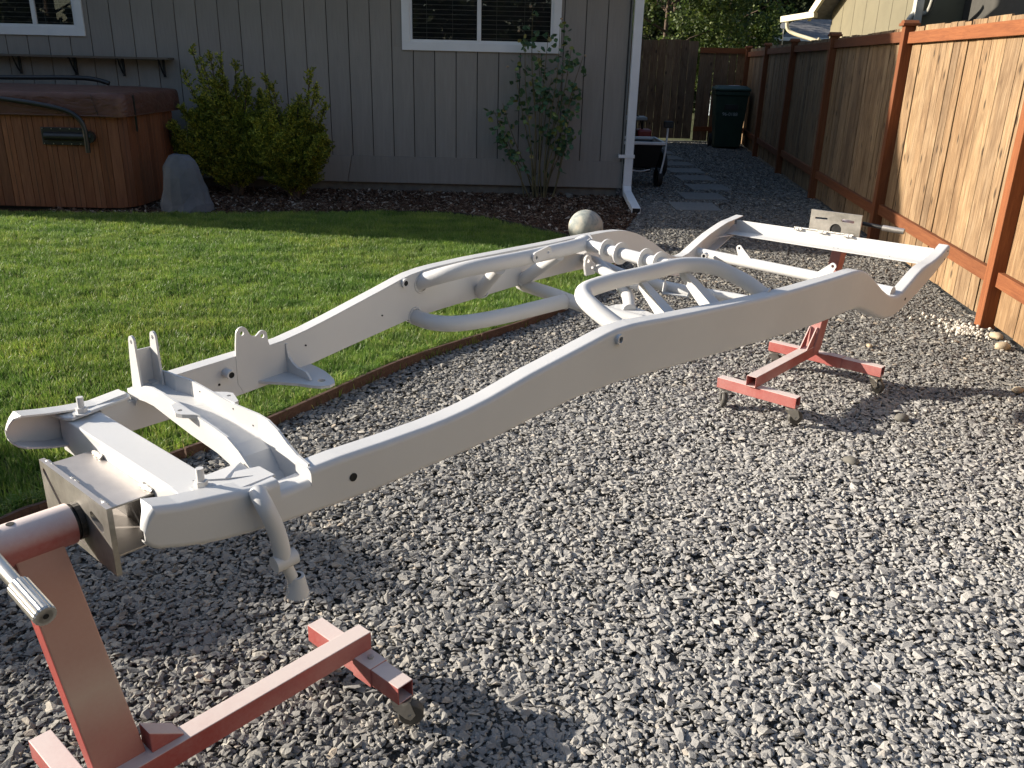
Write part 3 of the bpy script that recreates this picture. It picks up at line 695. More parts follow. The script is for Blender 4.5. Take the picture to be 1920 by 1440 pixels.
# C-shaped upper tubes either side of the gearbox opening
near_c = [(2.290, .345, .062), (2.292, .290, .085), (2.288, .245, .103), (2.272, .205, .116), (2.240, .178, .123), (2.195, .172, .127), (2.106, .176, .13), (2.0, .186, .13), (1.906, .191, .13), (1.80, .198, .13), (1.73, .226, .127), (1.675, .262, .115), (1.635, .305, .092), (1.612, .350, .068), (1.592, .398, .035)]
far_c = [(2.357, -.356, .070), (2.345, -.315, .088), (2.315, -.265, .108), (2.262, -.228, .122), (2.180, -.200, .129), (2.068, -.188, .13), (1.95, -.187, .13), (1.851, -.190, .13), (1.76, -.196, .13), (1.70, -.225, .127), (1.655, -.27, .112), (1.62, -.32, .09), (1.59, -.375, .07), (1.57, -.42, .058)]
TR = .0235
for pts in (near_c, far_c): MB().tube(smooth_path(pts, 5), TR, 18).build('bent_tube', WHITE, frame)
# cross tube with four flange rings
ca, cb = Vector((1.740, -.190, .128)), Vector((1.812, .195, .128))
MB().tube([ca, cb], .019, 18).build('cross_tube', WHITE, frame)
for t in (.26, .42, .70, .85):
    c = ca.lerp(cb, t)
    o = MB().ring(c, cb - ca, .036, .0188, .005).build('flange_ring', WHITE, frame)
# struts from the upper tubes down to the rails
def tri_strut(a, b, wdt, tip):
    a, b = Vector(a), Vector(b); mb = MB(); mb.tube([a.lerp(b, t) for t in (0, .5, 1)], [tip, (tip + wdt) / 2, wdt], 12); return mb.build('strut', WHITE, frame)
for a, b in (((2.168, -.195, .115), (2.075, -.365, -.01)), ((1.885, -.190, .115), (1.845, -.385, -.015))): MB().tube([a, b], .021, 14).build('strut', WHITE, frame)
for s0, s1 in ((1.985, 2.02), (1.762, 1.79)):
    a0 = Vector((s0, .190, .122)); b0 = Vector((s1, .372, -.01))
    mb = MB(); u = Vector((1, 0, 0)); d = Vector((0, 0, 1))
    # folded gusset: narrow at the tube, wide at the rail, open below
    A = [a0 + u * .012, a0 - u * .012, a0 - u * .006 - d * .03, a0 + u * .006 - d * .03]
    B = [b0 + u * .030 + d * .02, b0 - u * .030 + d * .02, b0 - u * .030 - d * .035, b0 + u * .030 - d * .035]
    mb.add(A + B, [(0, 1, 5, 4), (1, 2, 6, 5), (2, 3, 7, 6), (3, 0, 4, 7), (0, 3, 2, 1), (4, 5, 6, 7)]); mb.build('strut', WHITE, frame)
# lower X member: two curved tubes meeting in a flattened centre
xf = [(2.384, -.362, -.020), (2.383, -.315, -.026), (2.372, -.270, -.030), (2.340, -.225, -.031), (2.280, -.192, -.030), (2.161, -.168, -.030), (2.04, -.158, -.030), (1.935, -.150, -.030), (1.885, -.150, -.031)]
MB().tube(smooth_path(xf, 5), .0235, 16).build('lower_tube', WHITE, frame)
xn = [(2.384, .362, -.045), (2.375, .29, -.05), (2.34, .225, -.05), (2.27, .175, -.048), (2.16, .12, -.045), (2.02, .02, -.04), (1.90, -.06, -.035), (1.86, -.12, -.032)]
MB().tube(smooth_path([(1.828, -.400, -.028), (1.842, -.326, -.030), (1.858, -.231, -.030), (1.878, -.147, -.031), (1.885, -.081, -.034), (1.88, .02, -.042), (1.86, .15, -.05), (1.84, .37, -.055)], 5), .0225, 16).build('lower_tube', WHITE, frame)
MB().tube(smooth_path([(1.44, -.42, .0), (1.45, -.31, -.012), (1.468, -.225, -.02), (1.505, -.088, -.02), (1.518, .025, -.02), (1.504, .159, -.02), (1.481, .285, -.022), (1.46, .42, -.03)], 5), .0185, 16).build('lower_tube', WHITE, frame)
MB().tube(smooth_path([(1.45, -.41, .0), (1.52, -.30, .015), (1.62, -.19, .02), (1.74, -.02, .0), (1.83, .06, -.03)], 5), .020, 16).build('lower_tube', WHITE, frame)
# gearbox mount saddle, pressed plate with a raised middle
mb = MB(); ST = [(1.799, -.126, -.028), (1.808, -.087, -.030), (1.858, -.012, -.030), (1.826, .004, -.024), (1.800, .038, -.022), (1.808, .10, -.028), (1.81, .16, -.034)]
SB = [(1.840, -.115, -.040), (1.866, -.070, -.046), (1.892, -.012, -.046), (1.885, .02, -.044), (1.870, .050, -.040), (1.872, .10, -.044), (1.86, .16, -.05)]
vs = [v for p in zip(ST, SB) for v in p] + [(a - .002, b, c - .022) for a, b, c in SB]; k = len(ST); fs = []
for i in range(k - 1): fs += [(2 * i, 2 * i + 1, 2 * i + 3, 2 * i + 2), (2 * i + 1, 2 * k + i, 2 * k + i + 1, 2 * i + 3)]
mb.add(vs, fs); o_ = mb.build('gearbox_saddle', WHITE, frame); md = o_.modifiers.new('th', 'SOLIDIFY'); md.thickness = .003
# flat sheet triangle welded across the far tube corner
mb = MB(); mb.prism([(1.70, -.400), (1.40, -.425), (1.50, -.330), (1.60, -.250), (1.70, -.225), (1.72, -.30)], lambda a, b, t: (a, b, t), .083, .087); mb.build('corner_plate', WHITE, frame)
# hanger tab with sleeve between the tubes
MB().tube([(1.700, -.165, .045), (1.73, -.06, .035), (1.76, .05, .03)], .016, 14).build('hanger_tube', WHITE, frame)
plate('hanger_tab', [(-.03, -.035), (.02, -.035), (.03, .0)] + [(.012 + .018 * cos(a), .018 + .018 * sin(a)) for a in np.linspace(-.3, pi, 9)] + [(-.03, .0)], [circle(.012, .016, .007, 12), circle(-.012, -.01, .006, 12)], lambda a, b, t: (1.715 + a, -.190 + t, .055 + b), .008, WHITE, frame)
plate('link_tab', slot(-.028, -.004, .028, .006, .017), [circle(-.028, -.004, .0055, 12), circle(.028, .006, .0055, 12)], lambda a, b, t: (2.01 - a, -.160 + t, .137 + b), .006, WHITE, frame)
# open pyramid-shaped bracket on the lower tube
mb = MB(); c = Vector((1.525, .045, -.005))
mb.add([c + Vector(v) for v in ((.045, -.03, -.03), (.02, .055, -.03), (-.045, .045, -.03), (-.02, -.04, -.03), (.03, -.035, .018), (-.035, .045, .018))],
       [(0, 1, 2, 3), (0, 4, 3), (1, 5, 2)]); o = mb.build('bracket_cup', WHITE, frame)
md = o.modifiers.new('th', 'SOLIDIFY'); md.thickness = .004
# rear tube with two shock tabs and a sleeve
ra, rb = Vector((.492, -.478, -.119)), Vector((.592, .470, -.119))
MB().tube([ra, rb], .0235, 18).build('rear_tube', WHITE, frame)
for t, fl in ((.285, 1), (.70, -1)):
    c = ra.lerp(rb, t)
    ol = [(-.045 * fl, -.0), (.035 * fl, -.0)] + [(-.026 * fl + .0, .0)]
    pr = [(fl * .050, .012), (fl * -.022, .012)] + [(fl * (-.026 + .015 * cos(a)), .058 + .015 * sin(a)) for a in np.linspace(pi, .5, 9)]
    plate('shock_tab', pr, [circle(fl * -.026, .059, .0068, 14)], lambda a, b, t, c=c: (c.x + a * .1 + t + .006, c.y + a, c.z + b), .006, WHITE, frame)
MB().ring((.566, -.378, -.11), (1, .2, 0), .0125, .0075, .035).build('sleeve', WHITE, frame)
MB().tube([(.552, -.381, -.11), (.58, -.375, -.11)], .0076, 12).build('bolt_hole', DARKHOLE, frame)
def weld_ring(c, ax, r):
    c = Vector(c); ax = Vector(ax).normalized(); a = Vector((0, 0, 1)) if abs(ax.z) < .9 else Vector((1, 0, 0)); x = ax.cross(a).normalized(); y = ax.cross(x)
    n_ = 36; pts = [c + (x * cos(2 * pi * k / n_) + y * sin(2 * pi * k / n_)) * (r + random.uniform(-.0008, .0008)) + ax * random.uniform(-.0007, .0007) for k in range(n_ + 1)]
    MB().tube(pts, [.0033 * random.uniform(.75, 1.2) for _ in pts], 6, caps=False).build('weld_ring', WHITE, frame)
weld_ring((2.357, -(HW(2.357) - .050), .071), (0, 1, 0), .0245); weld_ring((2.290, HW(2.29) - .050, .064), (0, 1, 0), .0245)
weld_ring((1.57, -(HW(1.57) - .050), .06), (.25, 1, 0), .0250); weld_ring((1.594, HW(1.594) - .050, .038), (.25, -1, .5), .0255)
weld_ring((.495, -(HW(.495) - .0500), -.119), (0, 1, 0), .0245); weld_ring((2.384, -(HW(2.384) - .050), -.021), (0, 1, 0), .0240)
weld_ring((1.830, -(HW(1.83) - .050), -.028), (0, 1, 0), .0235); weld_ring((1.898, -.150, -.031), (1, 0, 0), .0240)
weld_ring((1.742, -.172, .128), (.2, 1, 0), .0205); weld_ring((1.810, .178, .128), (.2, 1, 0), .0205)
weld_ring((2.072, -(HW(2.07) - .052), -.004), (.3, 1, .6), .0225); weld_ring((1.845, -(HW(1.845) - .052), -.010), (.1, 1, .6), .0225)
for w, z0, z1 in ((-.195, .004, .034),):
    k_ = 14; pts = [Vector((sr(w) + .0015, w + random.uniform(-.001, .001), z0 + (z1 - z0) * i / (k_ - 1))) for i in range(k_)]; MB().tube(pts, [.0028 * random.uniform(.7, 1.25) for _ in pts], 6).build('weld_seam', WHITE, frame)
for s_, w_, z_ in ((3.2035, .08, .002), (3.2035, .01, .018), (3.2035, -.12, .020)): MB().tube([(sr(w_) + .0003, w_, z_), (sr(w_) + .0009, w_, z_)], .0018, 8).build('pin_hole', DARKHOLE, frame)
# rear angle crossmember
mb = MB(); mb.prism([(.108, -.012), (.112, -.012), (.112, -.066), (.205, -.066), (.205, -.070), (.108, -.070)], lambda a, b, t: (a, t, b), -.468, .462)
mb.build('rear_crossmember', WHITE, frame, .0012)
for w in (-.33, .05, .07, .30): MB().tube([(.16, w, -.0662), (.16, w, -.0655)], .003, 8).build('bolt_hole', DARKHOLE, frame)
plate('corner_gusset', [(.112, -.468), (.112, -.43), (.32, -.468)], [], lambda a, b, t: (a, b, -.075 + t), .004, WHITE, frame)
# adapter bracket welded at the front: top sheet, sides, pivot plate
mb = MB(); mb.box((3.431, -.14, -.052), (3.516, .115, -.048)); mb.build('adapter_sheet', STEEL, frame, .001)
mb = MB(); mb.box((3.431, -.14, -.148), (3.516, .115, -.144)); mb.build('adapter_sheet', STEEL, frame, .001)
mb = MB(); mb.box((3.431, -.140, -.144), (3.435, .115, -.052)); mb.build('adapter_back', BLACKPIPE, frame)
plate('pivot_plate', [(-.145, -.170), (.137, -.170), (.137, -.036), (-.145, -.036)], [slot(-.128, -.055, -.060, -.118, .006), slot(.072, -.075, .103, -.085, .010), slot(-.055, -.15, .02, -.155, .004)], lambda a, b, t: (3.522 + t, a, b), .010, STEEL, frame)
def bead(p, q, r=.0055, nm='weld_bead', par=None):
    p, q = Vector(p), Vector(q); k = int((q - p).length / .004) + 2; pts = [p.lerp(q, i / (k - 1)) + Vector((random.uniform(-1, 1), random.uniform(-1, 1), random.uniform(-1, 1))) * .0012 for i in range(k)]
    MB().tube(pts, [r * random.uniform(.7, 1.2) for _ in pts], 8).build(nm, WELD, par or frame)
for a, b in ((-.135, -.105), (-.03, 0.0), (.085, .12)): bead((3.517, a, -.041), (3.517, b, -.041))
for a, b in ((-.12, -.085), (.075, .112)): bead((3.434, a, -.045), (3.434, b, -.045), .006)
# rear pivot plate
plate('pivot_plate', [(-.108, -.066), (.130, -.066), (.130, .083), (-.108, .083)], [circle(.018, .004, .027, 24), slot(-.082, .046, -.030, .048, .0045), slot(.045, .050, .092, .048, .0065)], lambda a, b, t: (.085 + t, a, b), .008, STEEL, frame)
mb = MB(); mb.box((.104, -.17, -.010), (.116, .115, -.003)); mb.build('weld_strip', WELD, frame, .002)
for a, b in ((-.165, -.125), (-.045, -.01), (.07, .11)): bead((.118, a, -.012), (.118, b, -.012), .006)
# pitman-arm-like bracket on the near rail
pa = [(3.338, .306, -.012), (3.342, .322, -.018), (3.341, .336, -.035), (3.331, .340, -.070), (3.324, .341, -.105), (3.321, .341, -.135)]
MB().tube(smooth_path(pa, 5), .0155, 16).build('hanging_arm', WHITE, frame)
MB().tube([(3.340, .342, -.143), (3.297, .344, -.141)], .0155, 16).build('arm_sleeve', WHITE, frame)
MB().tube([(3.320, .342, -.14), (3.312, .342, -.165), (3.304, .342, -.190)], [.012, .0105, .011], 14).build('arm_end', WHITE, frame)
cc = (3.298, .344, -.197)
MB().tube([(cc[0], cc[1], cc[2] + .014), (cc[0], cc[1], cc[2] - .026)], [.0145, .0215], 20).build('arm_cone', WHITE, frame)
MB().tube([(cc[0], cc[1], cc[2] + .013), (cc[0], cc[1], cc[2] + .0148)], .009, 14).build('bolt_hole', DARKHOLE, frame)

# ------------------------------------------------------------ rolling stands (built in chassis coordinates)
def caster(stand, s, w, zbar, zg, rot, toward, whm=WHEELM, light=False):
    """swivel caster under a bar; part of the stand with plate, fork and wheel"""
    off = Vector(stand['o3']); c = Vector((s, w, 0)); d = Vector((cos(rot), sin(rot), 0)); sd = Vector((-d.y, d.x, 0))
    wr = .031; wc = c + d * .022; wc.z = zg + wr
    mb = MB(off); mb.tube([(s, w, zbar - .004), (s, w, zbar - .012)], .026, 16); pl = mb.build('caster_plate', CHROME, stand)
    mb = MB(off)
    for k in (-1, 1):
        top0 = c + sd * k * .017 - d * .018; top1 = c + sd * k * .017 + d * .022; zt = zbar - .012
        a = wc + sd * k * .017
        mb.prism([(-.020, zt), (.022, zt), (.034, a.z + .004), (.022, a.z - .010), (.010, a.z - .004), (-.016, zt - .018)], lambda p, q, t, k=k: tuple((c + d * p + sd * (k * .0165 + t)).xy) + (q,), -.0015, .0015)
    mb.box((s - .015, w - .015, zbar - .016), (s + .015, w + .015, zbar - .011))
    fk = mb.build('caster_fork', CHROME, stand)
    mb = MB(off); mb.tube([wc - sd * .011, wc - sd * .009, wc + sd * .009, wc + sd * .011], [wr - .004, wr, wr, wr - .004], 26); wh = mb.build('caster_wheel', whm, stand)
    mb = MB(off); mb.tube([wc - sd * .021, wc + sd * .021], .006, 10); mb.build('axle_bolt', CHROME, stand)
def stand(label, s_post, s_end, wb, sgn, zt, zg, bars, post_top, casters):
    o3 = Vector((s_post, wb, zg)); st = thing('rolling_stand', label, 'stand', wl(*o3), FRZ, 'red rolling stands under the chassis'); st['o3'] = o3
    T = .050
    mb = MB(o3); mb.beam((s_post, wb, zt - T / 2), (s_end, wb, zt - T / 2), .046, T, open_end=1); mb.build('base_beam', RED, st, .0015)
    for s, w0, w1 in bars:
        mb = MB(o3); mb.beam((s, w0, zt - T - .0245), (s, w1, zt - T - .0245), .046, .048, open_end=1); mb.build('cross_bar', RED, st, .0015)
    for a in casters: caster(st, *a)
    return st, o3
zg1 = -.754 - .045; zt1 = -.614
st1, o1 = stand('red rolling stand at the near front end, with a knurled handle', 3.64, 2.952, .090, 1, zt1, zg1,
            [(2.980, -.08, .268), (3.615, -.18, .36)], None,
            [(2.975, .245, zt1 - .098, zg1 + .004, 2.35, 1), (2.980, -.055, zt1 - .098, zg1 + .004, .4, 1), (3.61, -.155, zt1 - .098, zg1 + .004, 2.2, 1), (3.61, .335, zt1 - .098, zg1 + .004, 2.0, 1)])
# joint collar and bolt on the near crossbar
mb = MB(o1); mb.beam((2.980, .105, zt1 - .0745), (2.980, .172, zt1 - .0745), .052, .054); mb.build('bar_sleeve', RED, st1, .0015)
mb = MB(o1); mb.tube([(2.978, .140, zt1 - .048), (2.978, .140, zt1 - .041)], .0075, 6); mb.build('bolt', CHROME, st1)
# post: rectangular tube leaning slightly outward
pb, pt_ = Vector((3.550, .060, zt1 - .03)), Vector((3.612, .018, -.125))
def post(stn, o3, pb, pt_, ws, ww, mat, nm='post'):
    d = (pt_ - pb).normalized(); sx = Vector((1, 0, 0)); mb = MB(o3)
    vs = []
    for p, k in ((pb, 1.12), (pt_, .93)):
        for a, b in ((-1, -1), (1, -1), (1, 1), (-1, 1)): vs.append(p + sx * a * ws / 2 * k + Vector((0, 1, 0)) * b * ww / 2)
    mb.add(vs, [(0, 1, 5, 4), (1, 2, 6, 5), (2, 3, 7, 6), (3, 0, 4, 7), (0, 3, 2, 1), (4, 5, 6, 7)]); return mb.build(nm, mat, stn, .003)
post(st1, o1, pb, pt_, .088, .048, REDPOST)
mb = MB(o1); mb.prism([(3.500, zt1), (3.43, zt1), (3.435, zt1 + .006), (3.500, zt1 + .05)], lambda a, b, t: (a, .075 + t, b), -.022, .022); mb.build('post_gusset', RED, st1, .002)
MB(o1).tube([(3.545, .012, -.105), (3.76, .012, -.105)], .038, 28).build('pivot_housing', RED, st1, .001)
MB(o1).tube([(3.640, .012, -.0672), (3.640, .012, -.0665)], .007, 14).build('grease_hole', DARKHOLE, st1)
MB(o1).tube([(3.528, .012, -.105), (3.548, .012, -.105)], .030, 24).build('pivot_pipe', BLACKPIPE, st1)
MB(o1).ring((3.533, .012, -.105), (1, 0, 0), .035, .029, .010).build('pivot_collar', BLACKPIPE, st1)
MB(o1).tube([(3.74, .012, -.105), (3.80, .012, -.105)], .030, 24).build('pivot_pipe', BLACKPIPE, st1)
hp = [(3.700, -.04, -.052), (3.687, .265, -.106)]
MB(o1).tube(hp, .0115, 16).build('handle_bar', CHROME, st1)
ha, hb = Vector(hp[0]), Vector(hp[1]); g0 = ha.lerp(hb, .70)
mb = MB(o1); k = 40; dd = (hb - g0).normalized(); xx = dd.cross(Vector((0, 0, 1))).normalized(); yy = dd.cross(xx); vs = []; fs = []
for j, (q, rr) in enumerate(((0, .013), (.05, .0178), (.96, .0178), (1., .0165))):
    for i in range(k): vs.append(g0.lerp(hb, q) + (xx * cos(2 * pi * i / k) + yy * sin(2 * pi * i / k)) * (rr - (.0009 if i % 2 else 0)))
for j in range(3):
    for i in range(k): fs.append((j * k + i, j * k + (i + 1) % k, (j + 1) * k + (i + 1) % k, (j + 1) * k + i))
fs += [tuple(range(3 * k, 4 * k))]
mb.add(vs, fs); gp = mb.build('handle_grip', CHROME, st1)
MB(o1).tube([hb - dd * .002, hb + dd * .0006], .0045, 12).build('grip_hole', DARKHOLE, st1)

zg2 = -.754; zt2 = -.569
st2, o2 = stand('red rolling stand at the far rear end beside the fence', .02, .700, -.018, -1, zt2, zg2,
            [(.665, -.185, .190), (-.010, -.26, .312)], None,
            [(.665, .165, zt2 - .098, zg2 + .004, 2.4, 1), (.660, -.160, zt2 - .098, zg2 + .004, .6, 1), (-.005, -.235, zt2 - .098, zg2 + .004, 2.0, 1), (-.005, .285, zt2 - .098, zg2 + .004, 1.2, 1)])
post(st2, o2, Vector((.055, -.015, zt2 - .03)), Vector((-.055, .012, .0)), .075, .048, RED)
mb = MB(o2); mb.prism([(.10, zt2), (.17, zt2), (.165, zt2 + .006), (.085, zt2 + .095), (.075, zt2 + .095)], lambda a, b, t: (a, -.015 + t, b), -.022, -.017); mb.build('post_gusset', RED, st2)
mb = MB(o2); mb.prism([(.10, zt2), (.17, zt2), (.165, zt2 + .006), (.085, zt2 + .095), (.075, zt2 + .095)], lambda a, b, t: (a, -.015 + t, b), .012, .017); mb.build('post_gusset', RED, st2)
mb = MB(o2); mb.beam((-.010, .045, zt2 - .0745), (-.010, .12, zt2 - .0745), .052, .054); mb.build('bar_sleeve', RED, st2, .0015)
MB(o2).tube([(.085, .018, .004), (-.16, .018, .004)], .026, 24).build('pivot_pipe', BLACKPIPE, st2)
MB(o2).tube([(.03, .018, .004), (-.15, .018, .004)], .036, 24).build('pivot_housing', RED, st2)
MB(o2).tube([(-.165, -.02, .012), (-.150, .165, .002)], .009, 12).build('handle_bar', BLACKPIPE, st2)
MB(o2).tube([(-.150, .150, .002), (-.150, .250, -.002)], .0135, 14).build('handle_grip', STEEL, st2)
for st in (st1, st2):
    del st['o3']

# ------------------------------------------------------------ house
house = thing('house', 'single storey house with grey vertical board siding and white windows', 'house', (-3, 10.1, 0))
HO = (-3, 10.1, 0); WY = 10.10
zb_, zt_ = .40, 2.72
GAPM = plain('siding_groove_shade', (.045, .04, .035), .9)  # darker than the siding: groove shade painted into the backing colour
mb = MB(HO); mb.box((-9, WY + .0185, .39), (1.185, WY + .0199, zt_)); mb.build('groove_shade_sheet', GAPM, house)
mb = MB(HO); mb.box((-9, WY + .02, .10), (1.19, WY + .14, zt_)); mb.box((1.07, WY + .14, .1), (1.19, 18.2, zt_)); mb.box((-9, 18.08, .1), (1.07, 18.2, zt_)); mb.box((-9.0, WY + .14, .1), (-8.88, 18.08, zt_)); mb.build('wall', SIDING, house)
# window cut-outs are skipped by the boards; boards stop at the window trim
wins = [(-1.20, .44, 1.56, 2.62), (-6.55, -4.78, 1.62, 2.62)]
xs = np.arange(1.185, -7.2, -.2365)
base_board = {}
for i in range(len(xs) - 1):
    x1, x0 = xs[i], xs[i + 1]; segs = [(zb_, zt_)]
    for wx0, wx1, wz0, wz1 in wins:
        if x0 < wx1 - .02 and x1 > wx0 + .02: segs = [(zb_, wz0 + .02)] if (x0 >= wx0 - .1 and x1 <= wx1 + .1) else [(zb_, wz0 + .02)]
    full = segs[0][1] > 2
    w_ = round(x1 - x0 - .009, 4); key = (full, round(segs[0][1], 2))
    if key not in base_board:
        b = MB(); b.box((0, -.0, 0), (w_, .018, segs[0][1] - segs[0][0])); bo = b.build('siding_board', SIDING, house, .0015); base_board[key] = bo
    else: bo = copy_under(base_board[key])
    bo.location = (x0 + .0045 + 3, -.0 + .0, segs[0][0])
    for wx0, wx1, wz0, wz1 in wins:      # side slivers of a board beside a window
        for lo, hi in ((x0 + .0045, min(x1 - .0045, wx0)), (max(x0 + .0045, wx1), x1 - .0045)):
            if x0 < wx1 - .02 and x1 > wx0 + .02 and hi - lo > .02 and not full:
                b = MB(HO); b.box((lo, WY, wz0 + .02), (hi, WY + .018, zt_)); b.build('siding_board', SIDING, house)
# skirt board in two lengths with a slanted butt joint
mb = MB(HO); mb.prism([(-1.96, .105), (1.195, .105), (1.195, .40), (-1.90, .40)], lambda a, b, t: (a, WY - .006 + t, b), -.008, .02); mb.build('skirt_board', SIDING, house, .002)
mb = MB(HO); mb.prism([(-8.0, .105), (-1.967, .105), (-1.907, .40), (-8.0, .40)], lambda a, b, t: (a, WY - .006 + t, b), -.008, .02); mb.build('skirt_board', SIDING, house, .002)
mb = MB(HO); mb.box((-9, WY + .03, -.1), (1.16, WY + .12, .104)); mb.box((1.05, WY + .12, -.1), (1.16, 18.1, .104)); mb.build('foundation', CONC, house)
mb = MB(HO); mb.box((.15, WY + .018, .03), (.46, WY + .031, .098)); mb.build('crawl_vent', DARKHOLE, house)
mb = MB(HO); mb.box((1.196, WY - .012, .105), (1.215, WY + .08, zt_)); mb.build('corner_board', SIDING, house)
def window(x0, x1, z0, z1, mull):
    T = .085; xm = mull
    w = MB(HO); y0, y1 = WY - .022, WY + .012
    w.box((x0, y0, z0), (x1, y1, z0 + T)); w.box((x0, y0, z1 - T), (x1, y1, z1)); w.box((x0, y0, z0 + T), (x0 + T, y1, z1 - T)); w.box((x1 - T, y0, z0 + T), (x1, y1, z1 - T))
    fr = w.build('window', TRIM, house, .002)
    def sub(nm, mat, b): b.build(nm, mat, fr)
    s = MB(HO); a0, a1 = x0 + T, x1 - T; b0, b1 = z0 + T, z1 - T; t = .028; yy = WY - .006
    s.box((a0, yy, b0), (a1, yy + .03, b0 + t)); s.box((a0, yy, b1 - t), (a1, yy + .03, b1)); s.box((a0, yy, b0 + t), (a0 + t, yy + .03, b1 - t)); s.box((a1 - t, yy, b0 + t), (a1, yy + .03, b1 - t)); s.box((xm - .022, yy - .004, b0 + t), (xm + .022, yy + .03, b1 - t))
    sub('window_frame', TRIM, s)
    for p0, p1 in ((a0 + t, xm - .022), (xm + .022, a1 - t)):
        g = MB(HO); g.box((p0, WY + .0105, b0 + t), (p1, WY + .0125, b1 - t)); sub('pane', BG, g)
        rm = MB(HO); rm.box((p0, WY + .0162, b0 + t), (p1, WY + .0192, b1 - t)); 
        z = b0 + t + .02; k = 0
        while z < b1 - t - .02:
            bl = MB(HO); bl.box((p0 + .006, WY + .0132, z), (p1 - .006, WY + .0152, z + .006)); sub('blind_slat', BLIND, bl); z += .047; k += 1
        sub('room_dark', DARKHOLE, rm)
        bl = MB(HO)
        for q in (.22, .62): bl.box((p0 + (p1 - p0) * q, WY + .0126, b0 + t), (p0 + (p1 - p0) * q + .004, WY + .0130, b1 - t))
        sub('blind_cord', BLIND, bl)
gm = Mt('clear_window_pane', .02, 0, .5); gl = gm.n('ShaderNodeBsdfGlossy'); gl.inputs['Roughness'].default_value = .01; trn = gm.n('ShaderNodeBsdfTransparent'); fz = gm.n('ShaderNodeFresnel'); fz.inputs[0].default_value = 1.5
mxs = gm.n('ShaderNodeMixShader'); gm.l(fz.outputs[0], mxs.inputs[0]); gm.l(trn.outputs[0], mxs.inputs[1]); gm.l(gl.outputs[0], mxs.inputs[2]); gm.l(mxs.outputs[0], [n for n in gm.t.nodes if n.type == 'OUTPUT_MATERIAL'][0].inputs[0]); BG = gm.m
window(-1.30, .44, 1.545, 2.62, -.455); window(-6.55, -4.78, 1.605, 2.62, -5.32)
# roof with eave
mb = MB(HO); mb.prism([(9.62, 2.62), (9.62, 2.74), (14.15, 4.70), (18.7, 2.74), (18.7, 2.62), (14.15, 4.55)], lambda a, b, t: (t, a, b), -9.4, 1.62); mb.build('roof', SHING, house)
mb = MB(HO); mb.box((-9.4, 9.50, 2.62), (1.62, 9.615, 2.74)); mb.build('gutter', TRIM, house, .01)
mb = MB(HO); mb.prism([(10.1, 2.72), (14.15, 4.5), (18.1, 2.72)], lambda a, b, t: (t, a, b), 1.08, 1.18); mb.build('gable_wall', SIDING, house)
# downspout
mb = MB(HO); x0, x1 = 1.222, 1.318; y0, y1 = 10.0, 10.075
mb.box((x0, y0, .30), (x1, y1, 2.62)); ds = mb.build('downspout', TRIM, house, .008)
mb = MB(HO); q0 = Vector((1.270, 10.037, .30)); q1 = Vector((1.268, 10.02, .13)); q2 = Vector((1.268, 9.93, .055)); q3 = Vector((1.24, 8.90, .035))
mb.beam(q0 + Vector((0, 0, .03)), q1, .096, .070, (0, 1, 0)); mb.build('downspout_elbow', TRIM, ds, .006)
mb = MB(HO); mb.beam(q1 + Vector((0, .03, .02)), q2, .094, .070, (0, .6, .6)); mb.build('downspout_elbow', TRIM, ds, .006)
mb = MB(HO); mb.beam(q2 + Vector((0, .04, .012)), q3, .092, .066); mb.build('downspout_outlet', TRIM, ds, .006)
mb = MB(HO); mb.beam(q3 + Vector((0, .002, 0)), q3 + Vector((0, -.0012, -.0002)), .078, .052); mb.build('outlet_hole', DARKHOLE, ds)
mb = MB(HO); mb.box((1.150, 9.992, .455), (1.330, 9.999, .492)); mb.box((1.150, 9.999, .455), (1.158, 10.085, .492)); mb.build('downspout_strap', TRIM, ds)
# narrow shelf on the wall with brackets
sh = thing('wall_shelf', 'narrow dark shelf on brackets fixed to the siding above the hot tub', 'shelf', (-4.6, 10.09, 1.38))
so = (-4.6, 10.09, 1.38)
mb = MB(so); mb.box((-6.4, 9.90, 1.385), (-3.83, 10.085, 1.405)); mb.build('shelf_board', wood('grey_weathered_shelf', [(.12, .10, .085), (.17, .145, .12), (.22, .19, .16)], 1, False, axis='x'), sh)
for x in (-5.55, -4.93, -4.40, -3.95):
    mb = MB(so); mb.tube(smooth_path([(x, 10.08, 1.22), (x, 10.04, 1.24), (x, 9.99, 1.30), (x, 9.95, 1.37), (x, 9.93, 1.383)], 4), .009, 8); mb.box((x - .012, 10.068, 1.20), (x + .012, 10.084, 1.385)); mb.build('shelf_bracket', BLACKM, sh)

# ------------------------------------------------------------ hot tub
tub = thing('hot_tub', 'hot tub in reddish brown cabinet boards under a brown vinyl cover', 'hot tub', (-4.9, 9.2, 0))
TO = (-4.9, 9.2, 0); tx0, tx1, ty0, ty1 = -6.1, -3.70, 8.30, 9.72; R = .26
def tub_outline(inset=0, n=8, r=R):
    pts = []; r = max(.02, r - inset)
    for cx, cy, a0 in ((tx1 - inset - r, ty0 + inset + r, -pi / 2), (tx1 - inset - r, ty1 - inset - r, 0), (tx0 + inset + r, ty1 - inset - r, pi / 2), (tx0 + inset + r, ty0 + inset + r, pi)):
        for k in range(n + 1): a = a0 + pi / 2 * k / n; pts.append((cx + r * cos(a), cy + r * sin(a)))
    return pts
mb = MB(TO); mb.prism(tub_outline(.035), lambda a, b, t: (a, b, t), .03, .90); mb.build('cabinet_core', plain('dark_core', (.03, .015, .01)), tub)
mb = MB(TO); mb.prism(tub_outline(.05), lambda a, b, t: (a, b, t), -.01, .04); mb.build('cabinet_base', BLACKM, tub)
ol = tub_outline(0); per = []
segs_ = list(zip(ol, ol[1:] + ol[:1]))
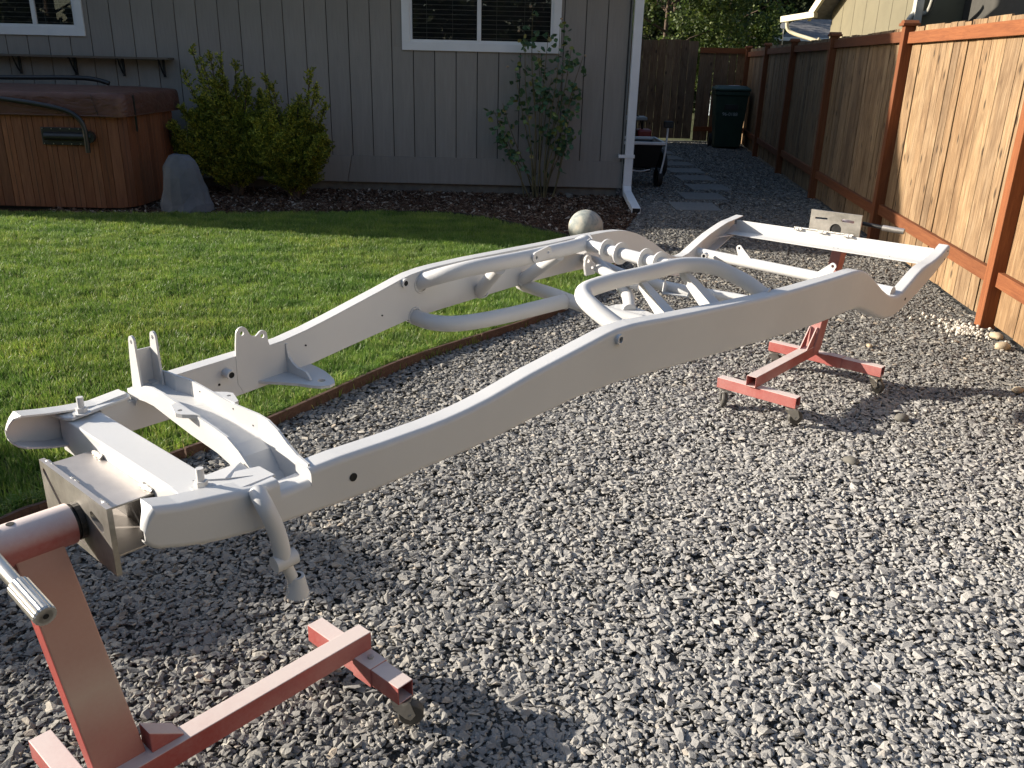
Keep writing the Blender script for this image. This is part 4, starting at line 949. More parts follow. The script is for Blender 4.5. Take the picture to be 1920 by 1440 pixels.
def along(step, gap=.005):
    out = []; L = 0; acc = []
    for (a, b) in segs_: acc.append((L, a, b)); L += math.hypot(b[0] - a[0], b[1] - a[1])
    def at(d):
        for L0, a, b in acc:
            l = math.hypot(b[0] - a[0], b[1] - a[1])
            if d <= L0 + l + 1e-9 and l > 1e-6: t = (d - L0) / l; return (a[0] + (b[0] - a[0]) * t, a[1] + (b[1] - a[1]) * t)
        return acc[-1][2]
    k = int(L / step); s = L / k
    for i in range(k): out.append((at(i * s + gap / 2), at((i + 1) * s - gap / 2), i))
    return out
for (a, b, i) in along(.098):
    d = Vector((b[0] - a[0], b[1] - a[1], 0)); l = d.length
    if l < .01: continue
    if a[0] < -5.9 or a[1] > 9.6: continue
    o = MB(); o.box((0, 0, 0), (l, .03, .86))
    bo = o.build('cabinet_board', TUBWOOD, tub, .0015); bo.location = (a[0] + 4.9, a[1] - 9.2, .035); bo.rotation_euler = (0, 0, atan2(d.y, d.x))
    if i % 2 == 0:
        o = MB(); o.box((l * .47, -.0012, .01), (l * .53, .0, .85)); g_ = o.build('board_groove', plain('groove_shade', (.09, .035, .016)) if 'GROOVE' not in globals() else GROOVE, tub); GROOVE = g_.data.materials[0]
        g_.location = bo.location; g_.rotation_euler = bo.rotation_euler
# padded cover: slightly crowned slab with skirt
mb = MB(TO); lay = [(-.035, .885), (-.040, .92), (-.036, 1.04), (-.030, 1.075), (-.018, 1.090), (.02, 1.098), (.25, 1.118), (.5, 1.128)]
vs = []; fs = []; n_ = None
for ins, z in lay:
    o_ = tub_outline(0, 8, .12)
    cxm, cym = (tx0 + tx1) / 2, (ty0 + ty1) / 2
    pts = []
    for x, y in o_:
        dx, dy = x - cxm, y - cym; hx, hy = (tx1 - tx0) / 2, (ty1 - ty0) / 2
        pts.append((cxm + dx * (hx - ins) / hx, cym + dy * (hy - ins) / hy, z + (.006 * sin(x * 9 + z * 30) if z < 1.0 else 0)))
    n_ = len(pts); vs += pts
for j in range(len(lay) - 1):
    for k in range(n_): k2 = (k + 1) % n_; fs.append((j * n_ + k, j * n_ + k2, (j + 1) * n_ + k2, (j + 1) * n_ + k))
fs.append(tuple(range((len(lay) - 1) * n_, len(lay) * n_)))
mb.add(vs, fs); mb.sm = [True] * len(mb.f); cv = mb.build('cover', COVER, tub)
for f in cv.data.polygons[-1:]: f.use_smooth = False
cv.data.materials[0] = COVERM
mb = MB(TO); pts = [(x * 1.0, y, .890) for x, y in tub_outline(-.0405, 8, .12)]
mb.tube([Vector(p) for p in pts + pts[:1]], .006, 6, caps=False); mb.build('cover_piping', COVER, tub)
mb = MB(TO); mb.box((-3.665, 8.49, .74), (-3.655, 8.515, 1.07)); mb.build('cover_strap', BLACKM, tub)
mb = MB(TO); mb.tube([(-3.95, 8.262, 1.075), (-3.935, 8.256, 1.02), (-3.90, 8.255, .895)], .0035, 6); mb.build('cover_seam', plain('dark_seam', (.03, .012, .01)), tub)
# cover lifter
lf = thing('cover_lifter', 'black tubular cover lifter bracketed on the front of the hot tub', 'cover lifter', (-4.2, 8.28, .7))
LO = (-4.2, 8.28, .7)
mb = MB(LO); mb.tube(smooth_path([(-5.9, 8.20, 1.14), (-5.2, 8.205, 1.07), (-4.6, 8.21, 1.01), (-4.30, 8.215, .965), (-4.15, 8.22, .925), (-4.065, 8.225, .86), (-4.035, 8.23, .78), (-4.03, 8.23, .70), (-4.03, 8.23, .56)], 5), .022, 12); mb.build('lifter_arm', BLACKM, lf)
mb = MB(LO); mb.tube(smooth_path([(-5.9, 9.4, 1.17), (-5.2, 9.4, 1.18), (-4.7, 9.42, 1.19), (-4.45, 9.44, 1.18), (-4.3, 9.45, 1.14)], 4), .024, 10); mb.build('lifter_bar', BLACKM, lf)
mb = MB(LO); mb.box((-4.47, 8.272, .62), (-4.05, 8.284, .78)); mb.build('mounting_plate', BLACKM, lf, .004)
MB(LO).tube([(-4.43, 8.262, .70), (-3.99, 8.262, .70)], .036, 16).build('spring_housing', BLACKM, lf)
MB(LO).tube([(-4.015, 8.235, .70), (-4.015, 8.28, .70)], .055, 20).build('pivot_disc', BLACKM, lf)
for i in range(5):
    for z in (.632, .768): MB(LO).tube([(-4.45 + i * .085, 8.266, z), (-4.45 + i * .085, 8.273, z)], .005, 8).build('screw', CHROME, lf)

# ------------------------------------------------------------ landscape rock and stone ball
def blob(name, mat, r, loc, sub=3, seed=1, amp=.12, flat=None, facets=0, parent=None):
    bm = bmesh.new(); bmesh.ops.create_icosphere(bm, subdivisions=sub, radius=1); rr = random.Random(seed)
    pl = [(Vector((rr.gauss(0, 1), rr.gauss(0, 1), rr.gauss(0, .8))).normalized(), rr.uniform(.74, .95)) for _ in range(facets)]
    ph = [rr.uniform(0, 6) for _ in range(6)]
    for v in bm.verts:
        c = v.co.normalized(); k = 1 + amp * (sin(c.x * 4 + ph[0]) * sin(c.y * 4 + ph[1]) + .5 * sin(c.z * 8 + ph[2]) * sin(c.x * 7 + ph[3]))
        p = c * k
        for nrm, d in pl:
            q = p.dot(nrm)
            if q > d: p -= nrm * (q - d) * .9
        v.co = Vector((p.x * r[0], p.y * r[1], p.z * r[2]))
    me = bpy.data.meshes.new(name); bm.to_mesh(me); bm.free(); me.materials.append(mat)
    me.polygons.foreach_set('use_smooth', [facets == 0] * len(me.polygons))
    o = bpy.data.objects.new(name, me); C.objects.link(o); o.location = loc
    if parent: o.parent = parent
    return o
bm = bmesh.new(); rr = random.Random(5)
prof_r = [(0, .255, .20, 0), (.10, .245, .19, 0), (.22, .215, .17, -.005), (.34, .185, .15, -.01), (.44, .165, .13, -.015), (.51, .14, .10, -.02), (.548, .10, .07, -.025)]
rings = []
for z, a, b, dx in prof_r:
    rings.append([bm.verts.new((dx + a * cos(t) * (1 + rr.uniform(-.07, .07)), b * sin(t) * (1 + rr.uniform(-.07, .07)), z + rr.uniform(-.015, .015))) for t in np.linspace(0, 2 * pi, 14)[:-1]])
for r0, r1 in zip(rings[:-1], rings[1:]):
    for k in range(13): k2 = (k + 1) % 13; (lambda q: (bm.faces.new((r0[k], r0[k2], r1[k2])), bm.faces.new((r0[k], r1[k2], r1[k]))) if q else (bm.faces.new((r0[k], r0[k2], r1[k])), bm.faces.new((r0[k2], r1[k2], r1[k]))))(rr.random() < .5)
bm.faces.new(rings[-1])
me = bpy.data.meshes.new('landscape_rock'); bm.to_mesh(me); bm.free(); me.materials.append(ROCKM)
rk = bpy.data.objects.new('landscape_rock', me); C.objects.link(rk); rk.location = (-3.22, 8.40, -.01)
tagp(rk, 'knee high bluish grey rock standing on the mulch beside the hot tub', 'rock')
bl = blob('stone_ball', BALL, (.150, .150, .150), (.60, 7.33, .135), 4, 3, .004)
tagp(bl, 'round mottled stone ball at the corner of lawn, mulch and gravel', 'stone ball')
cob = [(2.262, 6.085, .055, 'rounded tan stone on the gravel close to the fence boards below the chassis rear'), (2.0, 4.574, .022, 'small cream pebble on the gravel right of the rear stand'), (2.830, 4.80, .045, 'pale oval stone at the foot of the nearest fence post'),
       (2.760, 4.60, .050, 'flat cream stone lying just in front of the nearest fence post'), (2.466, 3.902, .032, 'tan pebble near the right edge, below the nearest fence post'), (1.736, 3.511, .036, 'rounded grey stone in the gravel right of the rear stand crossbar'),
       (1.344, 3.052, .034, 'oval grey brown stone on the open gravel right of the near rail'), (.212, 10.011 - .06, .055, 'pale rounded stone left of the rose stems at the house wall'), (.594, 9.93, .075, 'flat grey stone right of the rose stems at the house wall')]
for i, (x, y, r, lb) in enumerate(cob):
    o = blob('loose_stone', CREAMST if i in (1, 2, 3, 4, 0) else CONC, (r, r * .75, r * .5), (x, y, gz(x, y) + r * .28), 2, i, .1); o.rotation_euler = (0, 0, random.uniform(0, 3)); tagp(o, lb, 'stone')
# patch of spilled dried cement by the post
bm = bmesh.new()
for k in range(260):
    a, d = random.uniform(0, 2 * pi), abs(random.gauss(0, 1)); x, y = 2.70 + .085 * d * cos(a), 4.93 + .14 * d * sin(a); r = random.uniform(.004, .013)
    mt = Matrix.Translation((x, y, .006 + random.uniform(0, .008))) @ Euler((random.random() * 3, random.random() * 3, 0)).to_matrix().to_4x4()
    bmesh.ops.create_icosphere(bm, subdivisions=1, radius=r, matrix=mt)
me = bpy.data.meshes.new('cement_crumbs'); bm.to_mesh(me); bm.free(); me.materials.append(PALEST)
o = bpy.data.objects.new('cement_crumbs', me); C.objects.link(o); tagp(o, 'patch of pale cement crumbs spilled on the gravel at the nearest fence post', 'cement', kind='stuff')

# ------------------------------------------------------------ side fence
FX0, FY0 = 2.916, 5.043; FDIR = Vector((.1219, 1, 0)).normalized(); FN = Vector((FDIR.y, -FDIR.x, 0))   # FN away from the yard
fence = thing('side_fence', 'tall cedar board fence with red brown posts and rails along the gravel', 'fence', (FX0, FY0, 0), atan2(FDIR.y, FDIR.x))
# local: x along fence, y toward the yard (left of direction), z up
posts = [-2.35, 0.0, 2.62, 5.39, 7.93, 10.46, 12.95]
pm = MB(); pm.box((-.045, -.045, -.1), (.045, .045, 1.80)); pmo = None
capm = MB(); capm.box((-.068, -.068, 0), (.068, .068, .022)); capm.prism([(-.06, .022), (.06, .022), (.03, .045), (-.03, .045)], lambda a, b, t: (a, t, b), -.06, .06); cpo = None
PYO = .030
for i, s in enumerate(posts):
    if pmo is None: pmo = pm.build('fence_post', STAIN, fence, .003); po = pmo
    else: po = copy_under(pmo)
    po.location = (s, PYO, 0)
    if cpo is None: cpo = capm.build('post_cap', STAIN, po, .003); cp = cpo
    else: cp = copy_under(cpo, po)
    cp.location = (0, 0, 1.80); cp.parent = po
pkd = {}
for a, b in zip(posts[:-1], posts[1:]):
    tops = .0
    x = a + .046; 
    while x < b - .047:
        w = min(random.choice((.135, .14, .142, .185, .235)), b - .046 - x)
        if b - .046 - (x + w) < .06: w = b - .046 - x
        kw = max(3, round(w * 100))
        if kw not in pkd: pk = MB(); pk.box((0, -.019, .02), (kw / 100., 0, 1.79)); p = pkd[kw] = pk.build('picket', PICKET, fence, .0015)
        else: p = copy_under(pkd[kw])
        p.location = (x + .002, random.uniform(-.006, .002), random.uniform(-.004, .003)); p.scale = ((w - random.uniform(.007, .013)) / (kw / 100.), 1, 1 + random.uniform(-.004, .004)); x += w
    zt = 1.655 + random.uniform(-.012, .012) + (.02 if a >= 0 and a < 2.7 else 0); zl = .235 + random.uniform(-.02, .02)
    mb = MB(); mb.beam((a + .046, .021, zt + .043), (b - .046, .021, zt + .043), .036, .088); mb.build('top_rail', STAINX, fence, .003)
    mb = MB(); mb.beam((a + .046, .021, zl + .043), (b - .046, .021, zl + .055), .036, .088); mb.build('bottom_rail', STAINX, fence, .003)
# back fence: gate of dark boards and a short railed panel
gate = thing('wooden_gate', 'dark brown board gate closing the side path behind the cart', 'gate', (1.3, 18.3, 0))
x = 1.25
while x < 3.50:
    w = random.choice((.14, .15, .16)); w = w if x + w < 3.46 else 3.555 - x; b = MB((1.3, 18.3, 0)); b.box((x, 18.3, .05), (x + w - .006, 18.32, 1.93 + random.uniform(-.015, .015))); b.build('gate_board', PICKET_GREY, gate); x += w
for z in (.35, 1.1, 1.7): b = MB((1.3, 18.3, 0)); b.box((1.3, 18.325, z), (3.5, 18.36, z + .09)); b.build('gate_rail', PICKET_GREY, gate)
bf = thing('back_fence', 'short dark brown fence panel behind the green bin', 'fence', (4.0, 18.1, 0))
x = 3.56
for i in range(7):
    w = .148; b = MB((4.0, 18.1, 0)); b.box((x, 18.1, .03), (x + w - (.014 if i in (1, 3, 4) else .004), 18.118, 1.80)); b.build('picket', PICKET_GREY, bf); x += w
b = MB((4.0, 18.1, 0)); b.box((3.55, 18.06, 1.70), (4.56, 18.098, 1.80)); b.build('top_rail', STAINX, bf)
b = MB((4.0, 18.1, 0)); b.box((3.55, 18.06, .22), (4.56, 18.098, .31)); b.build('bottom_rail', STAINX, bf)

# ------------------------------------------------------------ green bin
bn = thing('wheeled_bin', 'dark green wheeled rubbish bin in the corner of the fences', 'bin', (3.98, 17.0, 0), radians(-6))
mb = MB(); n4 = lambda w, d, z: [(-w, -d, z), (w, -d, z), (w, d, z), (-w, d, z)]
vs = n4(.235, .25, .03) + n4(.29, .33, .95) + n4(.31, .35, .96) + n4(.31, .35, 1.03)
fs = [(0, 3, 2, 1), (12, 13, 14, 15)] + [(j * 4 + k, j * 4 + (k + 1) % 4, (j + 1) * 4 + (k + 1) % 4, (j + 1) * 4 + k) for j in range(3) for k in range(4)]
mb.add(vs, fs); mb.build('bin_body', BINM, bn, .02)
mb = MB(); vs = n4(.325, .37, 1.035) + n4(.325, .37, 1.075) + n4(.26, .29, 1.125); fs = [(0, 3, 2, 1), (8, 9, 10, 11)] + [(j * 4 + k, j * 4 + (k + 1) % 4, (j + 1) * 4 + (k + 1) % 4, (j + 1) * 4 + k) for j in range(2) for k in range(4)]
mb.add(vs, fs); mb.build('bin_lid', BINM, bn, .012)
mb = MB(); mb.box((-.05, -.20, 1.127), (.14, .05, 1.1305)); mb.build('lid_sticker', PAPER, bn)
mb = MB(); mb.box((-.12, -.322, .70), (.13, -.30, .80)); mb.build('front_recess', TUBBLK, bn, .01)
for sx in (-.27, .27): MB().tube([(sx - .03, .27, .12), (sx + .03, .27, .12)], .12, 20).build('bin_wheel', RUBBER, bn)
MB().tube([(-.27, .40, 1.0), (.27, .40, 1.0)], .018, 10).build('bin_handle', BINM, bn)
cu = bpy.data.curves.new('bin_number', 'FONT'); cu.body = '96-0188'; cu.size = .085; cu.extrude = .001; cu.align_x = 'CENTER'
to = bpy.data.objects.new('tmp', cu); C.objects.link(to); bpy.context.view_layer.update()
me = bpy.data.meshes.new_from_object(to.evaluated_get(bpy.context.evaluated_depsgraph_get())); bpy.data.objects.remove(to)
me.name = 'bin_number'; me.materials.clear(); me.materials.append(plain('grey_white_print', (.45, .47, .46), .6))
o = bpy.data.objects.new('bin_number', me); C.objects.link(o); o.parent = bn; o.location = (-.01, -.312, .60); o.rotation_euler = (radians(86), 0, 0)

# ------------------------------------------------------------ garden cart and mower beside the house
ct = thing('garden_cart', 'black two wheeled garden cart with a pale rim parked at the house corner', 'cart', (1.62, 11.4, 0))
CO = (1.62, 11.4, 0)
mb = MB(CO); vs = [(1.36, 11.05, .24), (1.74, 11.05, .24), (1.74, 11.6, .24), (1.36, 11.6, .24), (1.30, 10.95, .53), (1.80, 10.95, .53), (1.80, 11.75, .53), (1.30, 11.75, .53), (1.33, 10.98, .53), (1.77, 10.98, .53), (1.77, 11.72, .53), (1.33, 11.72, .53), (1.39, 11.08, .27), (1.71, 11.08, .27), (1.71, 11.57, .27), (1.39, 11.57, .27)]
mb.add(vs, [(0, 3, 2, 1)] + [(k, (k + 1) % 4, 4 + (k + 1) % 4, 4 + k) for k in range(4)] + [(4 + k, 4 + (k + 1) % 4, 8 + (k + 1) % 4, 8 + k) for k in range(4)] + [(8 + k, 8 + (k + 1) % 4, 12 + (k + 1) % 4, 12 + k) for k in range(4)] + [(12, 13, 14, 15)]); mb.build('cart_tub', TUBBLK, ct, .01)
mb = MB(CO); P_ = [(1.29, 10.94, .545), (1.81, 10.94, .545), (1.81, 11.76, .545), (1.29, 11.76, .545), (1.29, 10.94, .545)]
for a, b in zip(P_[:-1], P_[1:]): mb.beam(a, b, .03, .035)
mb.build('cart_rim', TRIM, ct, .006)
MB(CO).tube(smooth_path([(1.80, 11.0, .18), (1.83, 11.0, .35), (1.845, 11.0, .55), (1.85, 11.0, .74)], 4), .012, 10).build('handle_post', TRIM, ct)
mb = MB(CO); mb.box((1.80, 10.96, .73), (1.91, 11.06, .81)); mb.build('handle_grip', RUBBER, ct, .01)
MB(CO).tube(smooth_path([(1.40, 10.97, .225), (1.52, 10.95, .205), (1.66, 10.97, .225)], 4), .008, 8).build('front_bar', TRIM, ct)
for y in (11.05,):
    for (x, z, r) in ((1.86, .27, .0), (1.80, .115, .115), (1.36, .115, .115)):
        if r: 
            MB(CO).ring((x, 11.35 if x < 1.5 else 11.15, z), (1, .15, 0), r, r * .62, .06, 24).build('wheel_tyre', RUBBER, ct)
            MB(CO).tube([(x - .02, 11.35 if x < 1.5 else 11.15, z), (x + .02, 11.35 if x < 1.5 else 11.15, z)], r * .62, 18).build('wheel_rim', TUBBLK, ct)
MB(CO).ring((1.87, 11.42, .26), (1, .2, 0), .165, .12, .05, 28).build('wheel_tyre', RUBBER, ct)
MB(CO).tube([(1.855, 11.417, .26), (1.885, 11.423, .26)], .12, 20).build('wheel_rim', TUBBLK, ct)
mw = thing('lawn_mower', 'red and black mower with a grey top partly hidden behind the cart', 'mower', (1.75, 12.9, 0))
MO = (1.75, 12.9, 0)
mb = MB(MO); mb.box((1.40, 12.7, .14), (1.93, 13.2, .36)); mb.build('mower_deck', REDPL, mw, .05)
mb = MB(MO); mb.box((1.72, 12.8, .36), (1.93, 13.1, .58)); mb.build('mower_shroud', REDPL, mw, .03)
mb = MB(MO); mb.box((1.45, 12.8, .36), (1.70, 13.1, .66)); mb.build('mower_engine', TUBBLK, mw, .03)
mb = MB(MO); mb.box((1.42, 12.75, .71), (1.84, 13.1, .755)); mb.build('mower_tray', plain('grey_plastic', (.28, .30, .31)), mw, .01)
for x in (1.42, 1.90):
    for y in (12.75, 13.15): MB(MO).tube([(x - .03, y, .1), (x + .03, y, .1)], .10, 18).build('mower_wheel', RUBBER, mw)
MB(MO).tube(smooth_path([(1.80, 12.95, .5), (1.78, 12.9, .66), (1.70, 12.85, .78)], 4), .012, 8).build('mower_handle', TUBBLK, mw)
for x in (1.45, 1.80): MB(MO).tube([(x, 12.9, .58), (x, 12.9, .715)], .012, 8).build('tray_post', TUBBLK, mw)

# ------------------------------------------------------------ shrubs
def sprays(tips, rr, npl, length, width, spread, up_bias=.5):
    """many short needle/leaf blades around shoot tips; returns verts, faces"""
    vs = []; fs = []
    for (p, d) in tips:
        for _ in range(npl):
            q = p - d * rr.uniform(0, spread); dr = (d * up_bias + Vector((rr.gauss(0, 1), rr.gauss(0, 1), rr.gauss(0, 1))) * .55).normalized()
            sd = dr.cross(Vector((rr.gauss(0, 1), rr.gauss(0, 1), rr.gauss(0, 1)))).normalized() * width * rr.uniform(.7, 1.2); l = length * rr.uniform(.6, 1.2); b = len(vs)
            vs += [q - sd * .5, q + dr * l * .5 - sd, q + dr * l, q + dr * l * .5 + sd]; fs += [(b, b + 1, b + 2, b + 3)]
    return vs, fs
def yew(base, stems, seed, label):
    rr = random.Random(seed); t = thing('yew_shrub', label, 'shrub', base, 0, 'yew shrubs between hot tub and bare wall'); sm = MB(); tips = []
    B = Vector(base)
    for (ex, ey, ez, n) in stems:
        top = Vector((ex, ey, ez)) - B; pts = [Vector((rr.uniform(-.05, .05), rr.uniform(-.05, .05), 0)), top * .35 + Vector((rr.uniform(-.04, .04), 0, .05)), top * .7, top]
        sp = smooth_path(pts, 5); sm.tube(sp, [.014 * (1 - i / len(sp)) + .003 for i in range(len(sp))], 6, caps=False)
        L = len(sp)
        for i, p in enumerate(sp[2:], 2):
            u = i / L; dd = (sp[min(i + 1, L - 1)] - sp[i - 1]).normalized()
            for _ in range(n):
                a = rr.uniform(0, 2 * pi); out = Vector((cos(a), sin(a), .0)); ln = (1 - u) * rr.uniform(.08, .36) + rr.uniform(.015, .05)
                dirn = (out * .75 + dd * .8).normalized(); tip = p + dirn * ln
                tips.append((tip, dirn))
                if ln > .10: tips.append((p + dirn * ln * .6, dirn)); tips.append((tip + Vector((rr.gauss(0, .03), rr.gauss(0, .03), rr.gauss(0, .03))), dirn))
    vs, fs = sprays(tips, rr, 24, .036, .0062, .09, .9)
    fo = MB(); fo.add(vs, fs); fo.build('foliage', YEW, t, fix=False); sm.build('stem', BARK, t); return t
def fan(cx, y, wid, top, n, seed, tall=()):
    rr = random.Random(seed); out = []
    for i in range(n):
        u = (i + .5) / n * 2 - 1; u += rr.uniform(-.1, .1); z = top * (1 - .42 * abs(u) ** 2.0) * rr.uniform(.62, 1.0)
        out.append((cx + u * wid, y + rr.uniform(-.28, .28), z, 7))
    for x, z in tall: out.append((x, y + rr.uniform(-.1, .1), z, 3))
    return out
yew((-3.08, 9.55, 0), fan(-3.08, 9.5, .62, 1.22, 26, 3, ((-3.43, 1.50), (-3.30, 1.38), (-3.15, 1.42), (-3.0, 1.36), (-2.86, 1.22), (-3.55, 1.24), (-3.22, 1.45))), 21, 'left and taller of two yellow green yew shrubs, next to the hot tub')
yew((-2.42, 9.40, 0), fan(-2.40, 9.3, .46, 1.0, 20, 5, ((-2.62, 1.24), (-2.16, 1.30), (-2.08, 1.16), (-2.30, 1.05), (-2.0, .98), (-2.55, 1.16))), 22, 'right and lower of two yellow green yew shrubs, against the bare siding')
# rose
ro = thing('rose_bush', 'leggy climbing rose with bare canes below the right window', 'rose bush', (.28, 9.88, 0)); RO = Vector((.28, 9.88, 0)); rr = random.Random(9)
leaf_v = []; leaf_f = []; hips = []
ends = [(.42, 1.86), (.12, 1.98), (.30, 1.75), (.55, 1.62), (.05, 1.70), (.68, 1.52), (.20, 1.55), (.48, 1.50), (-.05, 1.35), (-.18, 1.02), (-.28, .95), (.62, 1.2), (.58, .95), (-.20, .70), (-.12, .62), (.60, .72), (.35, 1.3), (.15, 1.25), (.52, .66), (.44, .92)]
for (ex, ez) in ends:
    bx = .28 + (ex - .28) * .25 + rr.uniform(-.06, .06); y = 9.88 + rr.uniform(-.08, .08)
    pts = [Vector((bx, y, 0)), Vector((bx + (ex - bx) * .25 + rr.uniform(-.03, .03), y, ez * .33)), Vector((bx + (ex - bx) * .65 + rr.uniform(-.03, .03), y + rr.uniform(-.05, .02), ez * .7)), Vector((ex, y + rr.uniform(-.08, .04), ez))]
    sp = smooth_path(pts, 6); mb = MB(RO); mb.tube(sp, [.009 * (1 - .75 * i / len(sp)) for i in range(len(sp))], 7, caps=False); mb.build('cane', CANE, ro)
    for i in range(7, len(sp)):
        u = i / len(sp)
        for _ in range(rr.choice((1, 1, 2)) if u > .55 else rr.choice((0, 0, 0, 1, 1))):
            a = rr.uniform(0, 2 * pi); q = sp[i] + Vector((cos(a) * rr.uniform(.03, .10), sin(a) * rr.uniform(.02, .07), rr.uniform(-.03, .05)))
            for _k in range(rr.choice((2, 3))):
                c = q + Vector((rr.gauss(0, .022), rr.gauss(0, .02), rr.gauss(0, .022))); dr = Vector((rr.gauss(0, 1), rr.gauss(0, .7), rr.gauss(-.3, .6))).normalized()
                sd = dr.cross(Vector((rr.gauss(0, .5), rr.gauss(-1, .5), rr.gauss(0, .8)))).normalized(); l, w = rr.uniform(.048, .078), rr.uniform(.018, .029); b = len(leaf_v); nn = dr.cross(sd) * .006
                leaf_v += [c, c + dr * l * .3 + sd * w, c + dr * l * .7 + sd * w * .8, c + dr * l, c + dr * l * .7 - sd * w * .8, c + dr * l * .3 - sd * w, c + dr * l * .5 + nn]
                leaf_f += [(b, b + 1, b + 6), (b + 1, b + 2, b + 6), (b + 2, b + 3, b + 6), (b + 3, b + 4, b + 6), (b + 4, b + 5, b + 6), (b + 5, b, b + 6)]
mb = MB(RO); mb.add(leaf_v, leaf_f); mb.build('leaves', ROSEL, ro, fix=False)['kind'] = 'stuff'
for (x, z) in ((.43, 1.89), (.10, 2.0), (-.02, 1.76), (-.13, 1.40), (.70, 1.53)):
    o = blob('spent_bloom', plain('dry_petal', (.42, .30, .19), .8), (.016, .016, .013), (x - .28, -.04, z), 1, int(x * 100) % 7, .25, parent=ro)

# ------------------------------------------------------------ neighbours and trees behind the fence
nb = thing('neighbour_house', 'olive tan neighbouring house seen over the side fence', 'house', (7.5, 14, 0)); NO = (7.5, 14, 0)
mb = MB(NO); mb.box((6.35, 15.05, 0), (13, 19.0, 4.2)); mb.build('wall', NWALL, nb)
for y in np.arange(15.4, 19, .6): mb = MB(NO); mb.box((6.346, y, 0), (6.3495, y + .012, 4.2)); mb.build('board_joint', plain('joint', (.12, .10, .06)) if 'JNT' not in globals() else JNT, nb); JNT = mb and bpy.data.materials['joint']
mb = MB(NO); mb.box((7.1, 7.0, 0), (13, 15.0, 2.9)); mb.build('porch_wall', plain('dark_porch', (.06, .055, .045), .8), nb)
mb = MB(NO); mb.box((6.30, 14.92, 0), (6.42, 15.047, 4.0)); mb.build('corner_board', plain('pale_corner', (.50, .48, .42)), nb)
mb = MB(NO); mb.prism([(20.0, 2.40), (20.0, 2.52), (15.6, 4.75), (11.2, 2.52), (11.2, 2.40), (15.6, 4.60)], lambda a, b, t: (t, a, b), 6.0, 13.4) if False else mb.prism([(19.3, 2.42), (19.3, 2.56), (14.0, 5.2), (14.0, 5.02)], lambda a, b, t: (t, a, b), 6.02, 13.4); mb.build('roof', SHING, nb)
mb = MB(NO); mb.prism([(19.32, 2.38), (19.32, 2.58), (14.0, 5.24), (14.0, 5.02)], lambda a, b, t: (t, a, b), 5.96, 6.018); mb.build('rake_board', NCREAM, nb)
mb = MB(NO); mb.beam((5.55, 19.75, 2.42), (6.03, 19.05, 2.50), .13, .12); mb.build('gutter', NCREAM, nb, .01)
mb = MB(NO); mb.tube(smooth_path([(5.62, 19.6, 2.36), (5.66, 19.6, 2.22), (5.8, 19.5, 2.13), (6.15, 19.2, 2.0), (6.22, 19.2, 1.9), (6.22, 19.2, .4)], 4), .04, 8); mb.build('downspout', NCREAM, nb)
mb = MB(NO); mb.tube(smooth_path([(6.4, 14.5, 2.66), (6.42, 14.6, 2.56), (6.5, 14.95, 2.34), (6.25, 14.99, 2.24), (6.25, 14.99, 1.2)], 4), .04, 8); mb.build('downspout', plain('pale_corner2', (.50, .48, .42)), nb)
mb = MB(NO); mb.box((6.27, 18.0, .9), (6.345, 18.45, 2.05)); mb.build('window_trim', NCREAM, nb)
mb = MB(NO); mb.box((6.262, 18.06, .96), (6.269, 18.39, 1.99)); mb.build('pane', GLASS, nb)
fh = thing('far_grey_house', 'small grey house with a shingled hip roof beyond the fence corner', 'house', (8, 27, 0)); FO = (8, 27, 0)
mb = MB(FO); mb.box((7.15, 25.6, 0), (12, 30, 2.22)); mb.build('wall', TAN, fh)
mb = MB(FO); mb.add([(6.7, 25.2, 2.22), (12.5, 25.2, 2.22), (12.5, 30.5, 2.22), (6.7, 30.5, 2.22), (8.9, 27.8, 3.2), (11, 27.8, 3.2)], [(0, 1, 5, 4), (1, 2, 5), (2, 3, 4, 5), (3, 0, 4), (0, 3, 2, 1)]); mb.build('roof', SHING, fh)
mb = MB(FO); mb.box((6.68, 25.12, 2.16), (12.5, 25.19, 2.25)); mb.build('gutter', TRIM, fh)
mb = MB(FO); mb.tube([(6.8, 25.2, 2.14), (7.1, 25.45, 1.92), (7.12, 25.5, .3)], .04, 8); mb.build('downspout', TRIM, fh)
bs_ = thing('blue_shed', 'pale blue gabled shed peeking over the back fence', 'shed', (7.0, 28, 0)); SO = (7.0, 28, 0)
mb = MB(SO); mb.prism([(6.05, 0), (6.05, 2.30), (6.35, 2.42), (7.55, 1.95), (7.55, 0)], lambda a, b, t: (a, t, b), 27.5, 29.5); mb.build('wall', BLUESH, bs_)
mb = MB(SO); mb.add([(5.9, 27.4, 2.33), (6.35, 27.4, 2.50), (7.75, 27.4, 1.95), (5.9, 29.6, 2.33), (6.35, 29.6, 2.50), (7.75, 29.6, 1.95), (5.9, 27.4, 2.26), (6.35, 27.4, 2.43), (7.75, 27.4, 1.88), (5.9, 29.6, 2.26), (6.35, 29.6, 2.43), (7.75, 29.6, 1.88)],
                    [(0, 1, 4, 3), (1, 2, 5, 4), (6, 9, 10, 7), (7, 10, 11, 8), (0, 6, 7, 1), (1, 7, 8, 2)]); mb.build('roof', SHING, bs_)
sd_ = thing('satellite_dish', 'grey satellite dish beside the cream gutter of the neighbouring roof', 'satellite dish', (5.6, 21.0, 2.2))
mb = MB((5.6, 21.0, 2.2)); mb.tube([(5.97, 21.0, 2.36), (5.95, 20.95, 2.365)], [.085, .075], 20); mb.build('dish', plain('dish_grey', (.3, .32, .36)), sd_)
MB((5.6, 21.0, 2.2)).tube([(5.97, 21.02, 0), (5.97, 21.02, 2.36)], .012, 8).build('dish_mast', CHROME, sd_)

